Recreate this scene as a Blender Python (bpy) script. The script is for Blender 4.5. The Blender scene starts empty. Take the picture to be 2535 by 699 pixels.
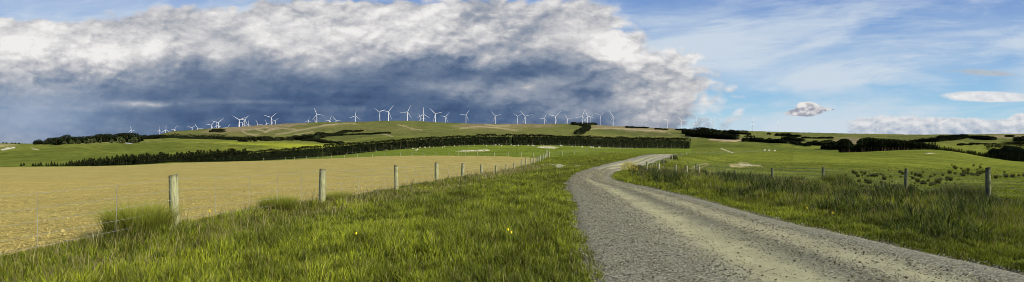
import bpy, math, random
import numpy as np
from mathutils import Vector, Matrix

random.seed(7)
RNG = np.random.default_rng(7)
R = math.radians
SC = bpy.context.scene
COL = SC.collection

# ------------------------------------------------------------------ camera
EYE = 1.65            # eye height above the ground underfoot
F = 1267.0            # focal length in photograph pixels (photo 2535 wide)
CX, HY = 1267.5, 354.0
cam_d = bpy.data.cameras.new('camera')
cam = bpy.data.objects.new('camera', cam_d)
COL.objects.link(cam)
cam.location = (0, 0, EYE)
cam.rotation_euler = (R(90), 0, 0)
cam_d.sensor_width = 36
cam_d.lens = 36 * F / 2535
cam_d.shift_y = (HY - 349.5) / 2535
cam_d.clip_start = 0.05
cam_d.clip_end = 60000
SC.camera = cam

# ------------------------------------------------------------------ sun
SUN_AZ = 120.0        # clockwise from the viewing direction (+Y): behind, to the right
SUN_EL = 28.0
sd = bpy.data.lights.new('sun', 'SUN')
sd.energy = 5.0
sd.angle = R(0.53)
sd.color = (1.0, 0.93, 0.80)
so = bpy.data.objects.new('sun', sd)
COL.objects.link(so)
sv = Vector((math.sin(R(SUN_AZ)) * math.cos(R(SUN_EL)), math.cos(R(SUN_AZ)) * math.cos(R(SUN_EL)), math.sin(R(SUN_EL))))
so.rotation_euler = sv.to_track_quat('Z', 'Y').to_euler()
so.location = (0, 0, 60)

SC.view_settings.view_transform = 'Standard'
SC.view_settings.look = 'None'
EXPO = 0.47
SC.view_settings.exposure = EXPO
SC.view_settings.gamma = 1.0
SC.view_settings.use_curve_mapping = False
SC.cycles.filter_width = 0.9
SC.cycles.max_bounces = 5
SC.cycles.diffuse_bounces = 2
SC.cycles.glossy_bounces = 2
SC.cycles.transparent_max_bounces = 6
SC.cycles.caustics_reflective = False
SC.cycles.caustics_refractive = False

# ------------------------------------------------------------------ node helper
class G:
    """tiny expression builder for shader nodes"""
    def __init__(s, tree): s.t = tree; s.n = tree.nodes; s.l = tree.links
    def new(s, typ, **kw):
        n = s.n.new(typ)
        for k, v in kw.items(): setattr(n, k, v)
        return n
    def put(s, sock, v):
        if isinstance(v, E): v = v.s
        if isinstance(v, bpy.types.NodeSocket): s.l.new(v, sock)
        else:
            if isinstance(v, (tuple, list)) and len(v) == 3 and sock.type == 'RGBA': v = (*v, 1)
            sock.default_value = v
    def m(s, op, a, b=None, c=None, clamp=False):
        n = s.new('ShaderNodeMath', operation=op, use_clamp=clamp)
        s.put(n.inputs[0], a)
        if b is not None: s.put(n.inputs[1], b)
        if c is not None: s.put(n.inputs[2], c)
        return E(s, n.outputs[0])
    def comb(s, x, y, z=0.0):
        n = s.new('ShaderNodeCombineXYZ')
        for i, v in enumerate((x, y, z)): s.put(n.inputs[i], v)
        return E(s, n.outputs[0])
    def sep(s, v):
        n = s.new('ShaderNodeSeparateXYZ'); s.put(n.inputs[0], v)
        return [E(s, o) for o in n.outputs]
    def noise(s, vec, scale=5, detail=4, rough=.5, dist=0.0, lac=2.0):
        n = s.new('ShaderNodeTexNoise')
        s.put(n.inputs['Vector'], vec); n.inputs['Scale'].default_value = scale
        n.inputs['Detail'].default_value = detail; n.inputs['Roughness'].default_value = rough
        n.inputs['Distortion'].default_value = dist; n.inputs['Lacunarity'].default_value = lac
        return E(s, n.outputs[0])
    def vor(s, vec, scale=5, feature='F1', out=0, rnd=1.0):
        n = s.new('ShaderNodeTexVoronoi', feature=feature)
        s.put(n.inputs['Vector'], vec); n.inputs['Scale'].default_value = scale
        n.inputs['Randomness'].default_value = rnd
        return E(s, n.outputs[out])
    def sm(s, v, lo, hi, a=0.0, b=1.0):
        n = s.new('ShaderNodeMapRange', interpolation_type='SMOOTHSTEP')
        s.put(n.inputs[0], v)
        for i, q in enumerate((lo, hi, a, b)): s.put(n.inputs[1 + i], q)
        return E(s, n.outputs[0])
    def lin(s, v, lo, hi, a=0.0, b=1.0):
        n = s.new('ShaderNodeMapRange')
        s.put(n.inputs[0], v)
        for i, q in enumerate((lo, hi, a, b)): s.put(n.inputs[1 + i], q)
        return E(s, n.outputs[0])
    def ramp(s, v, pts, interp='LINEAR'):
        n = s.new('ShaderNodeValToRGB'); s.put(n.inputs[0], v)
        cr = n.color_ramp; cr.interpolation = interp
        while len(cr.elements) < len(pts): cr.elements.new(0.5)
        for e, (p, c) in zip(cr.elements, pts):
            e.position = p
            e.color = (*c, 1) if isinstance(c, (tuple, list)) else (c, c, c, 1)
        return E(s, n.outputs[0])
    def mix(s, f, a, b, typ='MIX'):
        n = s.new('ShaderNodeMix', data_type='RGBA', blend_type=typ)
        s.put(n.inputs[0], f); s.put(n.inputs[6], a); s.put(n.inputs[7], b)
        return E(s, n.outputs[2])
    def vm(s, op, a, b=None):
        n = s.new('ShaderNodeVectorMath', operation=op); s.put(n.inputs[0], a)
        if b is not None:
            if op == 'SCALE': s.put(n.inputs['Scale'], b)
            else: s.put(n.inputs[1], b)
        return E(s, n.outputs[0])
class E:
    def __init__(s, g, sock): s.g = g; s.s = sock
    def __add__(s, o): return s.g.m('ADD', s, o)
    __radd__ = __add__
    def __mul__(s, o): return s.g.m('MULTIPLY', s, o)
    __rmul__ = __mul__
    def __sub__(s, o): return s.g.m('SUBTRACT', s, o)
    def __rsub__(s, o): return s.g.m('SUBTRACT', o, s)
    def __truediv__(s, o): return s.g.m('DIVIDE', s, o)
    def __rtruediv__(s, o): return s.g.m('DIVIDE', o, s)

def lin(c):
    """sRGB 0-255 -> linear"""
    o = []
    for v in c:
        v /= 255
        o.append(v / 12.92 if v <= .04045 else ((v + .055) / 1.055) ** 2.4)
    return tuple(o)

#SKY-BEGIN
# ------------------------------------------------------------------ sky (world)
world = bpy.data.worlds.new('World')
SC.world = world
world.use_nodes = True
world.cycles.sampling_method = 'MANUAL'
world.cycles.sample_map_resolution = 256
wt = world.node_tree
wt.nodes.clear()
g = G(wt)
STR = 0.1
tc = g.new('ShaderNodeTexCoord')
dx, dy, dz = g.sep(tc.outputs['Generated'])
ady = g.m('MAXIMUM', g.m('ABSOLUTE', dy), 0.12)
X = dx / ady * 1.267 + 1.2675          # gnomonic sky coordinates (world directions)
Y = 0.354 - dz / ady * 1.267
P = g.comb(X, Y * 1.7)
# warps that give the cloud outlines their raggedness
w1 = g.noise(P, 3.2, 6, .55)
w2 = g.noise(g.comb(X + 7.3, Y * 1.7 + 3.1), 3.2, 6, .55)
w3 = g.noise(g.comb(X + 2.3, Y * 1.9 + 9.1), 11, 5, .6)
w4 = g.noise(g.comb(X + 4.4, Y * 1.9 + 1.7), 11, 5, .6)
Xw = X + (w1 - .5) * .26 + (w3 - .5) * .12
Yw = Y + (w2 - .5) * .10 + (w4 - .5) * .05
Xs = X + (w3 - .5) * .05
Ys = Y + (w4 - .5) * .022
def blob(cx, cy, sx, sy, amp, x=None, y=None, slope=0.0):
    x = Xw if x is None else x; y = Yw if y is None else y
    u = (x - cx) * (1 / sx)
    yy = (y - cy) if not slope else (y - cy) - (x - cx) * slope
    v = yy * (1 / sy)
    q = g.m('MULTIPLY_ADD', u, u, v * v)
    return g.m('EXPONENT', q * -1.0) * amp
def add(lst):
    r = lst[0]
    for e in lst[1:]: r = r + e
    return r

# relief: difference of puffy noise taken towards the sun gives lit tops and grey undersides
def puff(dx_, dy_, sc, det, ro):
    return g.noise(g.comb(X + dx_, (Y + dy_) * 1.75, .4), sc, det, ro, .35)
n_a = puff(0, 0, 4.2, 6, .52)
n_b = puff(.022, .034, 4.2, 5, .48)
n_c = puff(0, 0, 13, 6, .58)
n_d = puff(.007, .011, 13, 4, .5)
# billows: smooth warped cells, bright towards the sun with a crisp far rim
vb = g.new('ShaderNodeTexVoronoi', feature='SMOOTH_F1')
g.put(vb.inputs['Vector'], g.comb(X + (w3 - .5) * .16 + (w1 - .5) * .2, (Y + (w4 - .5) * .08) * 1.6 + (w2 - .5) * .16, .3))
vb.inputs['Scale'].default_value = 8.5
vb.inputs['Smoothness'].default_value = .55
bil = E(g, vb.outputs[0])
def bill(sc, ox, oy, det=1.0):           # cauliflower lumps: round tops, sharp creases
    q = g.noise(g.comb(X + (w3 - .5) * .06 + ox, (Y + (w4 - .5) * .03 + oy) * 1.6, .7), sc, det, .5)
    return g.m('ABSOLUTE', q - .5)
b1 = bill(7, 0, 0); b2 = bill(16, 3.1, 0); b3 = bill(38, 0, 5.7, 3.0); b2s = bill(16, 3.1 + .006, .010)
crisp = g.sm(n_a, .38, .62, .35, 1.0)    # parts of the cloud are soft, parts are crisp
relief = (n_b - n_a) * 1.2 + (n_d - n_c) * .9 + (.42 - bil) * .42 + (b1 - .09) * 1.1 + (b2 - .085) * .8 * crisp + (b3 - .08) * .9 * crisp + (b2 - b2s) * .8 * crisp + (g.noise(g.comb(X, Y * 1.7, 1.1), 60, 6, .68, .3) - .5) * .45
# ---- base brightness of the big cloud by height
base = g.ramp(Yw * (1 / .4), [(0.0, .77), (.2, .74), (.33, .66), (.42, .47), (.52, .25), (.66, .10), (.76, .11), (.83, .21), (1.0, .28)], 'B_SPLINE')
B = add([base,
    blob(.03, .22, .22, .12, .32), blob(.0, .33, .14, .05, .10), blob(.06, .285, .17, .03, .16),
    blob(.20, .12, .17, .07, .14), blob(.30, .19, .10, .035, .26), blob(.32, .257, .085, .007, .36, Xw, Ys), blob(.22, .268, .12, .010, .12, Xw, Ys), blob(.10, .30, .16, .06, .16),
    blob(.62, .08, .25, .07, .12), blob(.86, .12, .16, .05, .14), blob(.44, .045, .09, .025, -.14),
    blob(.43, .125, .15, .04, .12), blob(.22, .05, .09, .02, -.12),
    blob(1.10, .07, .11, .05, .16), blob(1.24, .05, .16, .05, -.12), blob(1.43, .09, .13, .07, .16),
    blob(1.18, .235, .15, .035, .28), blob(1.30, .21, .09, .03, .16), blob(1.40, .28, .10, .03, .20), blob(1.22, .17, .22, .022, -.22),
    blob(1.38, .165, .13, .04, -.16), blob(1.58, .13, .11, .05, .10), blob(1.66, .22, .15, .07, .24),
    blob(1.50, .20, .12, .05, .14), blob(1.66, .29, .18, .06, .40), blob(1.73, .24, .10, .06, .25), blob(1.56, .25, .09, .04, .2), blob(1.44, .235, .06, .02, -.20),
    blob(.62, .252, .12, .006, .16, Xs, Ys), blob(.83, .270, .10, .008, .10, Xs, Ys), blob(.80, .20, .35, .05, -.06),
    blob(1.75, .17, .10, .06, .30), blob(1.78, .22, .05, .03, .2), blob(1.86, .29, .09, .06, .5, X, Y), blob(1.52, .145, .16, .03, .06), blob(.55, .19, .12, .03, -.08), blob(1.60, .035, .12, .03, .10)])
dk = g.sm(B, .12, .6, .40, 1.0) * (1.0 - blob(.05, .30, .22, .08, .75, X, Y))       # relief shows less in the dark underside
Bf = B + relief * dk * .55 + (g.noise(g.comb(X * .9, Y * 6), 4.5, 5, .6, .3) - .5) * .28
cloud_col = g.ramp(Bf, [(0.0, lin((58, 78, 112))), (.12, lin((76, 98, 132))), (.28, lin((104, 121, 147))), (.45, lin((138, 149, 167))),
                        (.62, lin((168, 172, 181))), (.80, lin((207, 206, 208))), (1.0, lin((240, 238, 236)))])
# ---- blue sky behind
sky = g.new('ShaderNodeTexSky', sky_type='NISHITA')
sky.sun_disc = False
sky.sun_elevation = R(SUN_EL)
sky.sun_rotation = R(SUN_AZ)
sky.altitude = 300
sky.air_density = 1.0; sky.dust_density = 0.6; sky.ozone_density = 1.4
def k(c, f=1.0): return tuple(v / STR / 2 ** EXPO * f for v in lin(c))
blue = g.mix(.82, E(g, sky.outputs[0]), g.ramp(Y * (1 / .36), [(0, k((78, 130, 202))), (.3, k((96, 152, 214))), (.62, k((118, 180, 226))), (.8, k((140, 198, 230))), (1, k((172, 212, 230)))]))
cloud_col = g.mix(blob(.05, .29, .24, .075, .65, X, Y), cloud_col, lin((124, 152, 188)))
cloud_lit = g.vm('SCALE', cloud_col, 1 / STR / 2 ** EXPO)
# thin high sheets and streaks
Pc = g.comb(X * .55 + (w1 - .5) * .10, Y * 2.6 + X * .25 + (w2 - .5) * .12)
ci = g.noise(Pc, 3.2, 8, .58, .4)
ci2 = g.noise(g.comb(X * .8 + 3, Y * 6.5 + X * .1 + (w1 - .5) * .2), 3.0, 7, .6, .2)
sheet = add([blob(1.98, .165, .36, .050, .85), blob(1.72, .09, .14, .08, .55), blob(2.45, .06, .26, .06, .45, slope=.1),
             blob(1.75, .04, .25, .05, .32), blob(2.25, .12, .30, .05, .30), blob(1.95, .315, .6, .030, .75),
             blob(2.1, .245, .5, .05, .12), blob(.20, .02, .5, .06, .85, X, Y)])
cir = g.m('MULTIPLY', g.m('MINIMUM', sheet, 1.0), g.lin(ci * .6 + ci2 * .4, .30, .66, .30, 1.1)) + g.sm(ci2, .50, .68, 0, .26) + g.sm(ci, .42, .64, 0.03, .58)
cir = g.m('SMOOTH_MIN', cir, .92, .25)
skyc = g.mix(cir, blue, k((206, 218, 230)))
# ---- small separate clouds
fine = g.noise(g.comb(X, Y * 1.5, 2.2), 30, 7, .62, .3)
fine2 = g.noise(g.comb(X - .006, (Y + .009) * 1.5, 2.2), 30, 6, .6, .3)
frel = (fine2 - fine)
def small(prev, shape, thr, soft, c_lo, c_hi, shade):
    a = g.sm(shape, thr, thr + soft)
    c = g.mix(g.m('ADD', shade, 0, clamp=True), k(c_lo), k(c_hi))
    return g.mix(a, prev, c)
cum = add([blob(2.27, .320, .20, .030, 1.05, Xs, Ys), blob(2.46, .322, .20, .026, 1.0, Xs, Ys), blob(2.53, .293, .03, .013, .8, Xs, Ys), blob(2.18, .300, .09, .012, .5, Xs, Ys)]) + (fine - .5) * 1.1
skyc = small(skyc, cum, .42, .34, (158, 174, 194), (224, 225, 227), g.lin(Ys, .335, .288, .25, .95) + frel * 2.2)
lens_ = blob(2.45, .240, .135, .0155, 1.0, Xs, Y + (w4 - .5) * .008, slope=.02) + (fine - .5) * .35
skyc = small(skyc, lens_, .38, .22, (198, 207, 217), (236, 236, 236), .55 + frel * 2.0)
lens2 = blob(2.44, .180, .11, .011, 1.0, Xs, Y + (w4 - .5) * .008, slope=.05) + (fine - .5) * .4
skyc = small(skyc, lens2, .42, .5, (166, 178, 194), (190, 200, 210), .5 + frel)
puffc = add([blob(2.005, .268, .036, .018, 1.0, Xs, Ys), blob(1.975, .281, .045, .008, .9, Xs, Ys), blob(2.05, .268, .03, .004, .5, Xs, Ys)]) + (fine - .5) * .9
skyc = small(skyc, puffc, .42, .22, (156, 160, 174), (236, 232, 229), g.lin(Ys, .284, .258, .05, 1.0) + frel * 4.0)
# ---- edge of the big cloud mass
edge = g.ramp(Y * (1 / .4), [(0, 1.50 / 2), (.25, 1.59 / 2), (.5, 1.79 / 2), (.62, 1.80 / 2), (.76, 1.77 / 2), (.85, 1.74 / 2), (1, 1.70 / 2)], 'B_SPLINE') * 2
mass = g.lin(edge + .035 - Xw + (n_a - .5) * .32 + (n_c - .5) * .16 + (b2 - .085) * .35, -.03, .07)
top = g.lin(Y + (w4 - .5) * .035 + (n_a - .5) * .05 + (b2 - .08) * .08 - g.ramp(X * (1 / .7), [(0, .036), (.19, .058), (.29, .044), (.42, .034), (.56, .010), (.78, .016), (.86, .020), (.93, 0)]), -.008, .012)
alpha = g.m('MULTIPLY', g.m('SMOOTH_MIN', mass, 1.0, .1), g.m('MINIMUM', g.m('MAXIMUM', top, 0.0), 1.0))
alpha = g.m('MAXIMUM', g.m('MINIMUM', alpha, 1.0), 0.0)
alpha = g.sm(alpha, 0.0, 1.0)
full = g.mix(alpha, skyc, cloud_lit)
low = g.sm(dz, -.02, -.001)             # below the horizon: plain dull ground light
full = g.mix(low, k((90, 100, 80)), full)
bg = g.new('ShaderNodeBackground')
bg.inputs[1].default_value = STR
g.put(bg.inputs[0], full)
wo = g.new('ShaderNodeOutputWorld')
wt.links.new(bg.outputs[0], wo.inputs[0])
#SKY-END

# ------------------------------------------------------------------ tagging
def tag(o, label=None, cat=None, group=None, kind=None):
    if label: o['label'] = label
    if cat: o['category'] = cat
    if group: o['group'] = group
    if kind: o['kind'] = kind
    return o
def empty(name, loc, rz=0.0, parent=None):
    o = bpy.data.objects.new(name, None); COL.objects.link(o)
    o.empty_display_size = .2
    o.location = loc; o.rotation_euler = (0, 0, rz)
    if parent: o.parent = parent
    return o
def mesh_np(name, V, faces, mats=(), uv=None, col=None, smooth=False, fcol=None):
    """faces: (n,k) int array (all the same size) or list of such arrays"""
    V = np.asarray(V, np.float32)
    if not isinstance(faces, (list, tuple)): faces = [faces]
    faces = [np.asarray(f, np.int32) for f in faces if len(f)]
    loops = np.concatenate([f.ravel() for f in faces])
    tot = np.concatenate([np.full(len(f), f.shape[1], np.int32) for f in faces])
    start = np.concatenate([[0], np.cumsum(tot)[:-1]]).astype(np.int32)
    me = bpy.data.meshes.new(name)
    me.vertices.add(len(V)); me.vertices.foreach_set('co', V.ravel())
    me.loops.add(len(loops)); me.loops.foreach_set('vertex_index', loops)
    me.polygons.add(len(tot)); me.polygons.foreach_set('loop_start', start)
    if smooth: me.polygons.foreach_set('use_smooth', np.ones(len(tot), bool))
    me.update(calc_edges=True)
    for m in mats: me.materials.append(m)
    if col is not None:
        a = me.color_attributes.new('Col', 'FLOAT_COLOR', 'POINT')
        c = np.ones((len(V), 4), np.float32); c[:, :3] = col; a.data.foreach_set('color', c.ravel())
    if uv is not None:
        a = me.attributes.new('uvp', 'FLOAT2', 'POINT'); a.data.foreach_set('vector', np.asarray(uv, np.float32).ravel())
    return me
def link(name, me, parent=None, loc=None):
    o = bpy.data.objects.new(name, me); COL.objects.link(o)
    if parent: o.parent = parent
    if loc is not None: o.location = loc
    return o

# ------------------------------------------------------------------ numpy noise
def _hash(ix, iy, seed):
    h = (ix.astype(np.int64) * 374761393 + iy.astype(np.int64) * 668265263 + seed * 974711) & 0x7fffffff
    h = ((h ^ (h >> 13)) * 1274126177) & 0x7fffffff
    return ((h ^ (h >> 16)) & 0xffff) / 65535.0
def vnoise(x, y, seed=0):
    ix = np.floor(x); iy = np.floor(y); fx = x - ix; fy = y - iy
    fx = fx * fx * fx * (fx * (fx * 6 - 15) + 10); fy = fy * fy * fy * (fy * (fy * 6 - 15) + 10)
    ix = ix.astype(np.int64); iy = iy.astype(np.int64)
    a = _hash(ix, iy, seed); b = _hash(ix + 1, iy, seed); c = _hash(ix, iy + 1, seed); d = _hash(ix + 1, iy + 1, seed)
    return (a * (1 - fx) + b * fx) * (1 - fy) + (c * (1 - fx) + d * fx) * fy
def fbm(x, y, oct=4, seed=0, gain=.5):
    s = 0; a = 1; t = 0
    for i in range(oct):
        s = s + a * vnoise(x * 2 ** i + 13.7 * i, y * 2 ** i - 7.1 * i, seed + i); t += a; a *= gain
    return s / t - .5

# ------------------------------------------------------------------ the lie of the land
# rows: distance; columns: compass columns of the valley; ground heights (m) or sight-line rows (px)
PXC = np.array([-300, 0, 300, 450, 600, 800, 1000, 1200, 1400, 1500, 1600, 1700, 1800, 2050, 2300, 2535, 2900], float)
ZT = [  # near ground: heights in metres
 (1.0,  [0]*17), (5.0, [0]*17),
 (9.0,  [0, 0, 0, 0, 0, 0, 0, 0, 0, 0, 0, -.02, -.03, -.04, -.06, -.08, -.1]),
 (14.,  [-.18, -.16, -.15, -.14, -.13, -.12, -.1, -.08, -.05, -.03, -.03, -.04, -.08, -.2, -.3, -.33, -.35]),
 (21.,  [-.5, -.48, -.45, -.42, -.4, -.38, -.35, -.25, -.1, -.06, -.08, -.15, -.22, -.42, -.56, -.6, -.65]),
 (30.,  [-1., -1., -.9, -.85, -.8, -.75, -.7, -.5, -.22, -.22, -.42, -.5, -.6, -.88, -1.1, -1.2, -1.3]),
 (40.,  [-1.6, -1.6, -1.5, -1.45, -1.4, -1.3, -1.2, -1.0, -.5, -.38, -.9, -1.1, -1.3, -1.5, -1.7, -1.75, -1.8]),
 (55.,  [-2.6, -2.6, -2.4, -2.3, -2.2, -2.1, -1.9, -1.6, -.85, -.56, -1.4, -1.65, -1.9, -2.1, -2.3, -2.4, -2.5]),
 (70.,  [-3.4, -3.4, -3.2, -3., -2.9, -2.7, -2.4, -1.95, -1.15, -.6, -1.35, -1.7, -2.1, -2.4, -2.8, -2.9, -3.]),
 (85.,  [-4.1, -4.1, -3.9, -3.6, -3.5, -3., -2.6, -2.1, -1.35, -.72, -.85, -1.5, -2.2, -2.6, -3., -3.3, -3.5]),
]
YT = [  # sight-line rows in photograph pixels
 (110., [424, 423, 421, 419, 416, 410, 403, 393, 386, 383, 381, 386, 400, 403, 412, 421, 430]),
 (125., [420, 420, 418, 416, 413, 404, 397, 387, 381, 379, 382, 384, 395, 398, 404, 416, 425]),
 (150., [417, 417, 415, 411, 408, 398, 386, 380, 376, 376, 382.5, 382, 386, 391, 394, 409, 417]),
 (190., [415, 415, 411, 406, 403, 392, 381, 373, 370, 371, 376, 377, 378, 384, 381, 402, 411]),
 (230., [419, 418, 410, 403, 400, 390, 379, 369, 367, 369, 371, 373, 373, 379, 372, 401, 409]),
 (270., [418, 417, 413, 404, 402, 389, 377, 365, 364, 367, 370, 371, 371, 379, 371, 405, 411]),
 (340., [414, 413, 411, 401.5, 401, 388, 370, 360, 361, 365, 368, 369, 369, 381, 375, 406, 411]),
 (380., [409, 408, 408, 401, 400, 387, 369, 359, 361.5, 365, 367, 368, 368, 381, 376, 403, 408]),
 (450., [398, 398, 396, 388, 388, 380, 367, 359, 362, 366, 367, 367, 367, 381, 376, 398, 404]),
 (600., [382, 382, 375, 368, 372, 368, 360, 356, 358, 361, 363, 364, 363, 372, 370, 384, 391]),
 (800., [367, 367, 360, 352, 358, 357, 350, 349, 351, 355, 358, 358, 357, 362, 361, 369, 374]),
 (1000., [358, 358.3, 354, 345, 349, 349, 343, 342, 343, 348, 352, 352, 350, 354, 352, 357, 361]),
 (1300., [360, 360, 355, 341, 343, 341, 334, 334, 335, 340, 344, 345, 343, 348, 345, 346, 348]),
 (1600., [360, 360, 355, 336, 338, 332, 325, 327, 328, 334, 338, 339, 337, 343, 341, 339, 342]),
 (2000., [359, 359, 355, 328, 330, 319, 312, 318, 319, 323, 329, 333, 331, 339, 337, 334, 338]),
 (2500., [358, 358, 355, 325, 320, 308, 303, 310, 310, 315, 320, 326, 327, 335, 335, 333, 336]),
 (2900., [358, 358, 355, 327, 314.5, 304.5, 300.5, 308, 308, 312.5, 317.5, 321.5, 324.5, 331, 334.5, 334, 337]),
 (3600., [358, 358, 356, 335, 318, 306, 305, 309.5, 309, 314, 319, 322, 325, 331, 335, 335, 338]),
 (6000., [357, 357, 356, 345, 332, 325, 322, 325, 325, 330, 332, 333, 334, 338, 341, 342, 345]),
 (14000., [356]*17)]
rows = [(d, np.array(z, float)) for d, z in ZT] + [(d, EYE - (np.array(y, float) - HY) / F * d) for d, y in YT]
DR = np.log(np.array([r[0] for r in rows])); ZR = np.array([r[1] for r in rows])

def pchip(x, y, xn):
    """monotone cubic along axis 0"""
    h = np.diff(x)[:, None]; dlt = np.diff(y, axis=0) / h
    m = np.zeros_like(y)
    a, b = dlt[:-1], dlt[1:]
    w1_, w2_ = 2 * h[1:] + h[:-1], h[1:] + 2 * h[:-1]
    ok = a * b > 0
    with np.errstate(divide='ignore', invalid='ignore'):
        m[1:-1] = np.where(ok, (w1_ + w2_) / (w1_ / a + w2_ / b), 0)
    m[0] = dlt[0]; m[-1] = dlt[-1]
    i = np.clip(np.searchsorted(x, xn) - 1, 0, len(x) - 2)
    t = ((xn - x[i]) / (x[i + 1] - x[i]))[:, None]; hh = (x[i + 1] - x[i])[:, None]
    return ((2*t**3 - 3*t**2 + 1) * y[i] + (t**3 - 2*t**2 + t) * hh * m[i] + (-2*t**3 + 3*t**2) * y[i + 1] + (t**3 - t**2) * hh * m[i + 1])
NU, NL = 900, 800
UG = np.linspace(-300, 2900, NU); LG = np.linspace(0, math.log(14000), NL)
ZG = pchip(PXC, ZR.T, UG)            # NU x rows
ZG = pchip(DR, ZG.T, LG)             # NL x NU
def zraw(px, L):
    a = np.clip((px - UG[0]) / (UG[-1] - UG[0]) * (NU - 1), 0, NU - 1.001); b = np.clip(L / LG[-1] * (NL - 1), 0, NL - 1.001)
    i = a.astype(int); j = b.astype(int); fa = a - i; fb = b - j
    return (ZG[j, i] * (1 - fa) + ZG[j, i + 1] * fa) * (1 - fb) + (ZG[j + 1, i] * (1 - fa) + ZG[j + 1, i + 1] * fa) * fb
TH0 = math.atan(1.25)
def zfun(x, y):
    """height of the ground at a world position"""
    x = np.asarray(x, float); y = np.asarray(y, float)
    r = np.hypot(x, y) + 1e-6; th = np.arctan2(x, y)
    thc = np.clip(th, -TH0, TH0)
    D = np.maximum(r * np.cos(thc), 1.0); L = np.log(D)
    z = zraw(CX + F * np.tan(thc), L)
    w = np.clip((np.abs(th) - TH0) / (math.pi - TH0), 0, 1); w = w * w * (3 - 2 * w)
    zo = zraw(CX - F * np.tan(thc), L)
    z = z * (1 - w * .5) + zo * w * .5
    # relief of its own: hummocks near, gullies on the far hills
    z = z + fbm(x / 3.1, y / 3.1, 3, 5) * np.clip((D - 6) / 40, 0, 1) * .14 * np.clip(1.6 - D / 160, 0.3, 1)
    far = np.clip((D - 420) / 900, 0, 1)
    rg = 1 - np.abs(fbm(x / 210, y / 260, 4, 31, .55)) * 4
    z = z + np.clip((D - 330) / 300, 0, 1) * np.clip(2 - D / 900, 0, 1) * (fbm(x / 110, y / 150, 2, 57) * 6 + fbm(x / 38, y / 60, 2, 58) * 4.5)
    z = z + far * (rg - .45) * 5.5 + far * fbm(x / 60, y / 75, 3, 77) * 3.0
    z = z + np.clip((D - 130) / 200, 0, 1) * fbm(x / 45, y / 60, 3, 17) * .9
    return z
def zs(x, y): return float(zfun(np.array([x]), np.array([y]))[0])
def at(px, depth):
    """ground point in the given compass column at the given distance ahead"""
    x = (px - CX) / F * depth
    return Vector((x, depth, zs(x, depth)))
_LD = np.exp(np.linspace(math.log(2), math.log(6000), 3000))
def cast(px, py, dmin=2.0):
    """first ground point seen in that direction beyond dmin"""
    xs = (px - CX) / F * _LD; z = zfun(xs, _LD)
    p = HY - (z - EYE) / _LD * F
    ok = (p <= py) & (_LD >= dmin)
    i = int(np.argmax(ok)) if ok.any() else int(np.argmin(np.abs(p - py)))
    if i > 0 and _LD[i - 1] >= dmin and p[i - 1] != p[i] and ok.any():
        t = np.clip((p[i - 1] - py) / (p[i - 1] - p[i]), 0, 1); d = _LD[i - 1] + t * (_LD[i] - _LD[i - 1])
    else: d = _LD[i]
    return at(px, d)

# ------------------------------------------------------------------ plan of road, fences, field
EL = [(1475, 699), (1455, 640), (1440, 580), (1424, 510), (1412, 475), (1408.5, 455), (1412, 444), (1421, 435), (1446, 422.5), (1486, 411), (1543, 398), (1590, 386.5), (1622, 381.5)]
ER = [(2900, 760), (2535, 677), (2320, 630), (2100, 584), (1896, 538), (1743, 496), (1657, 477), (1583, 461.5), (1534, 453), (1513, 446), (1508, 438), (1513, 430), (1532, 421.5), (1574, 410), (1629, 395.5), (1655, 386)]
def plan(pts): return np.array([cast(*p).to_2d() for p in pts])
def chaikin(P, n=3):
    for _ in range(n):
        Q = np.empty((2 * len(P), 2)); Q[0] = P[0]; Q[-1] = P[-1]
        Q[1:-1:2] = P[:-1] * .75 + P[1:] * .25; Q[2:-1:2] = P[:-1] * .25 + P[1:] * .75
        P = Q
    return P
PL = np.vstack([[[.75, -8], [.8, 0]], plan(EL)]); PR = np.vstack([[[7.4, -8], [7.0, -2]], plan(ER)])
# beyond the crest the road runs on to the right, down the far side
e = at(1652, 112); PL = np.vstack([PL, [[e.x + .0, e.y], [e.x + 3, e.y + 16], [e.x + 8, e.y + 36]]])
e = at(1668, 108); PR = np.vstack([PR, [[e.x + .6, e.y], [e.x + 5, e.y + 16], [e.x + 10, e.y + 34]]])
PL = chaikin(PL); PR = chaikin(PR)
def resample(P, n):
    d = np.concatenate([[0], np.cumsum(np.hypot(*np.diff(P, axis=0).T))]); s = np.linspace(0, d[-1], n)
    return np.stack([np.interp(s, d, P[:, 0]), np.interp(s, d, P[:, 1])], 1)
# centre line: average of both edges matched by arclength-balanced dynamic pairing
def pair(A, B, n):
    i = j = 0; out = [(0, 0)]
    while i < len(A) - 1 or j < len(B) - 1:
        c = []
        if i < len(A) - 1: c.append((np.hypot(*(A[i + 1] - B[j])), i + 1, j))
        if j < len(B) - 1: c.append((np.hypot(*(A[i] - B[j + 1])), i, j + 1))
        if i < len(A) - 1 and j < len(B) - 1: c.append((np.hypot(*(A[i + 1] - B[j + 1])) * .98, i + 1, j + 1))
        _, i, j = min(c); out.append((i, j))
    a = A[[o[0] for o in out]]; b = B[[o[1] for o in out]]
    m = (a + b) / 2
    d = np.concatenate([[0], np.cumsum(np.hypot(*np.diff(m, axis=0).T))]); s = np.linspace(0, d[-1], n)
    f = lambda P: np.stack([np.interp(s, d, P[:, 0]), np.interp(s, d, P[:, 1])], 1)
    def smooth(P):
        k_ = 9; pad = np.vstack([np.repeat(P[:1], k_, 0), P, np.repeat(P[-1:], k_, 0)]); q = np.ones(2 * k_ + 1) / (2 * k_ + 1)
        return np.stack([np.convolve(pad[:, 0], q, 'valid'), np.convolve(pad[:, 1], q, 'valid')], 1)
    return smooth(f(a)), smooth(f(b)), s
RA, RB, RS = pair(resample(PL, 1200), resample(PR, 1200), 900)

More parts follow.
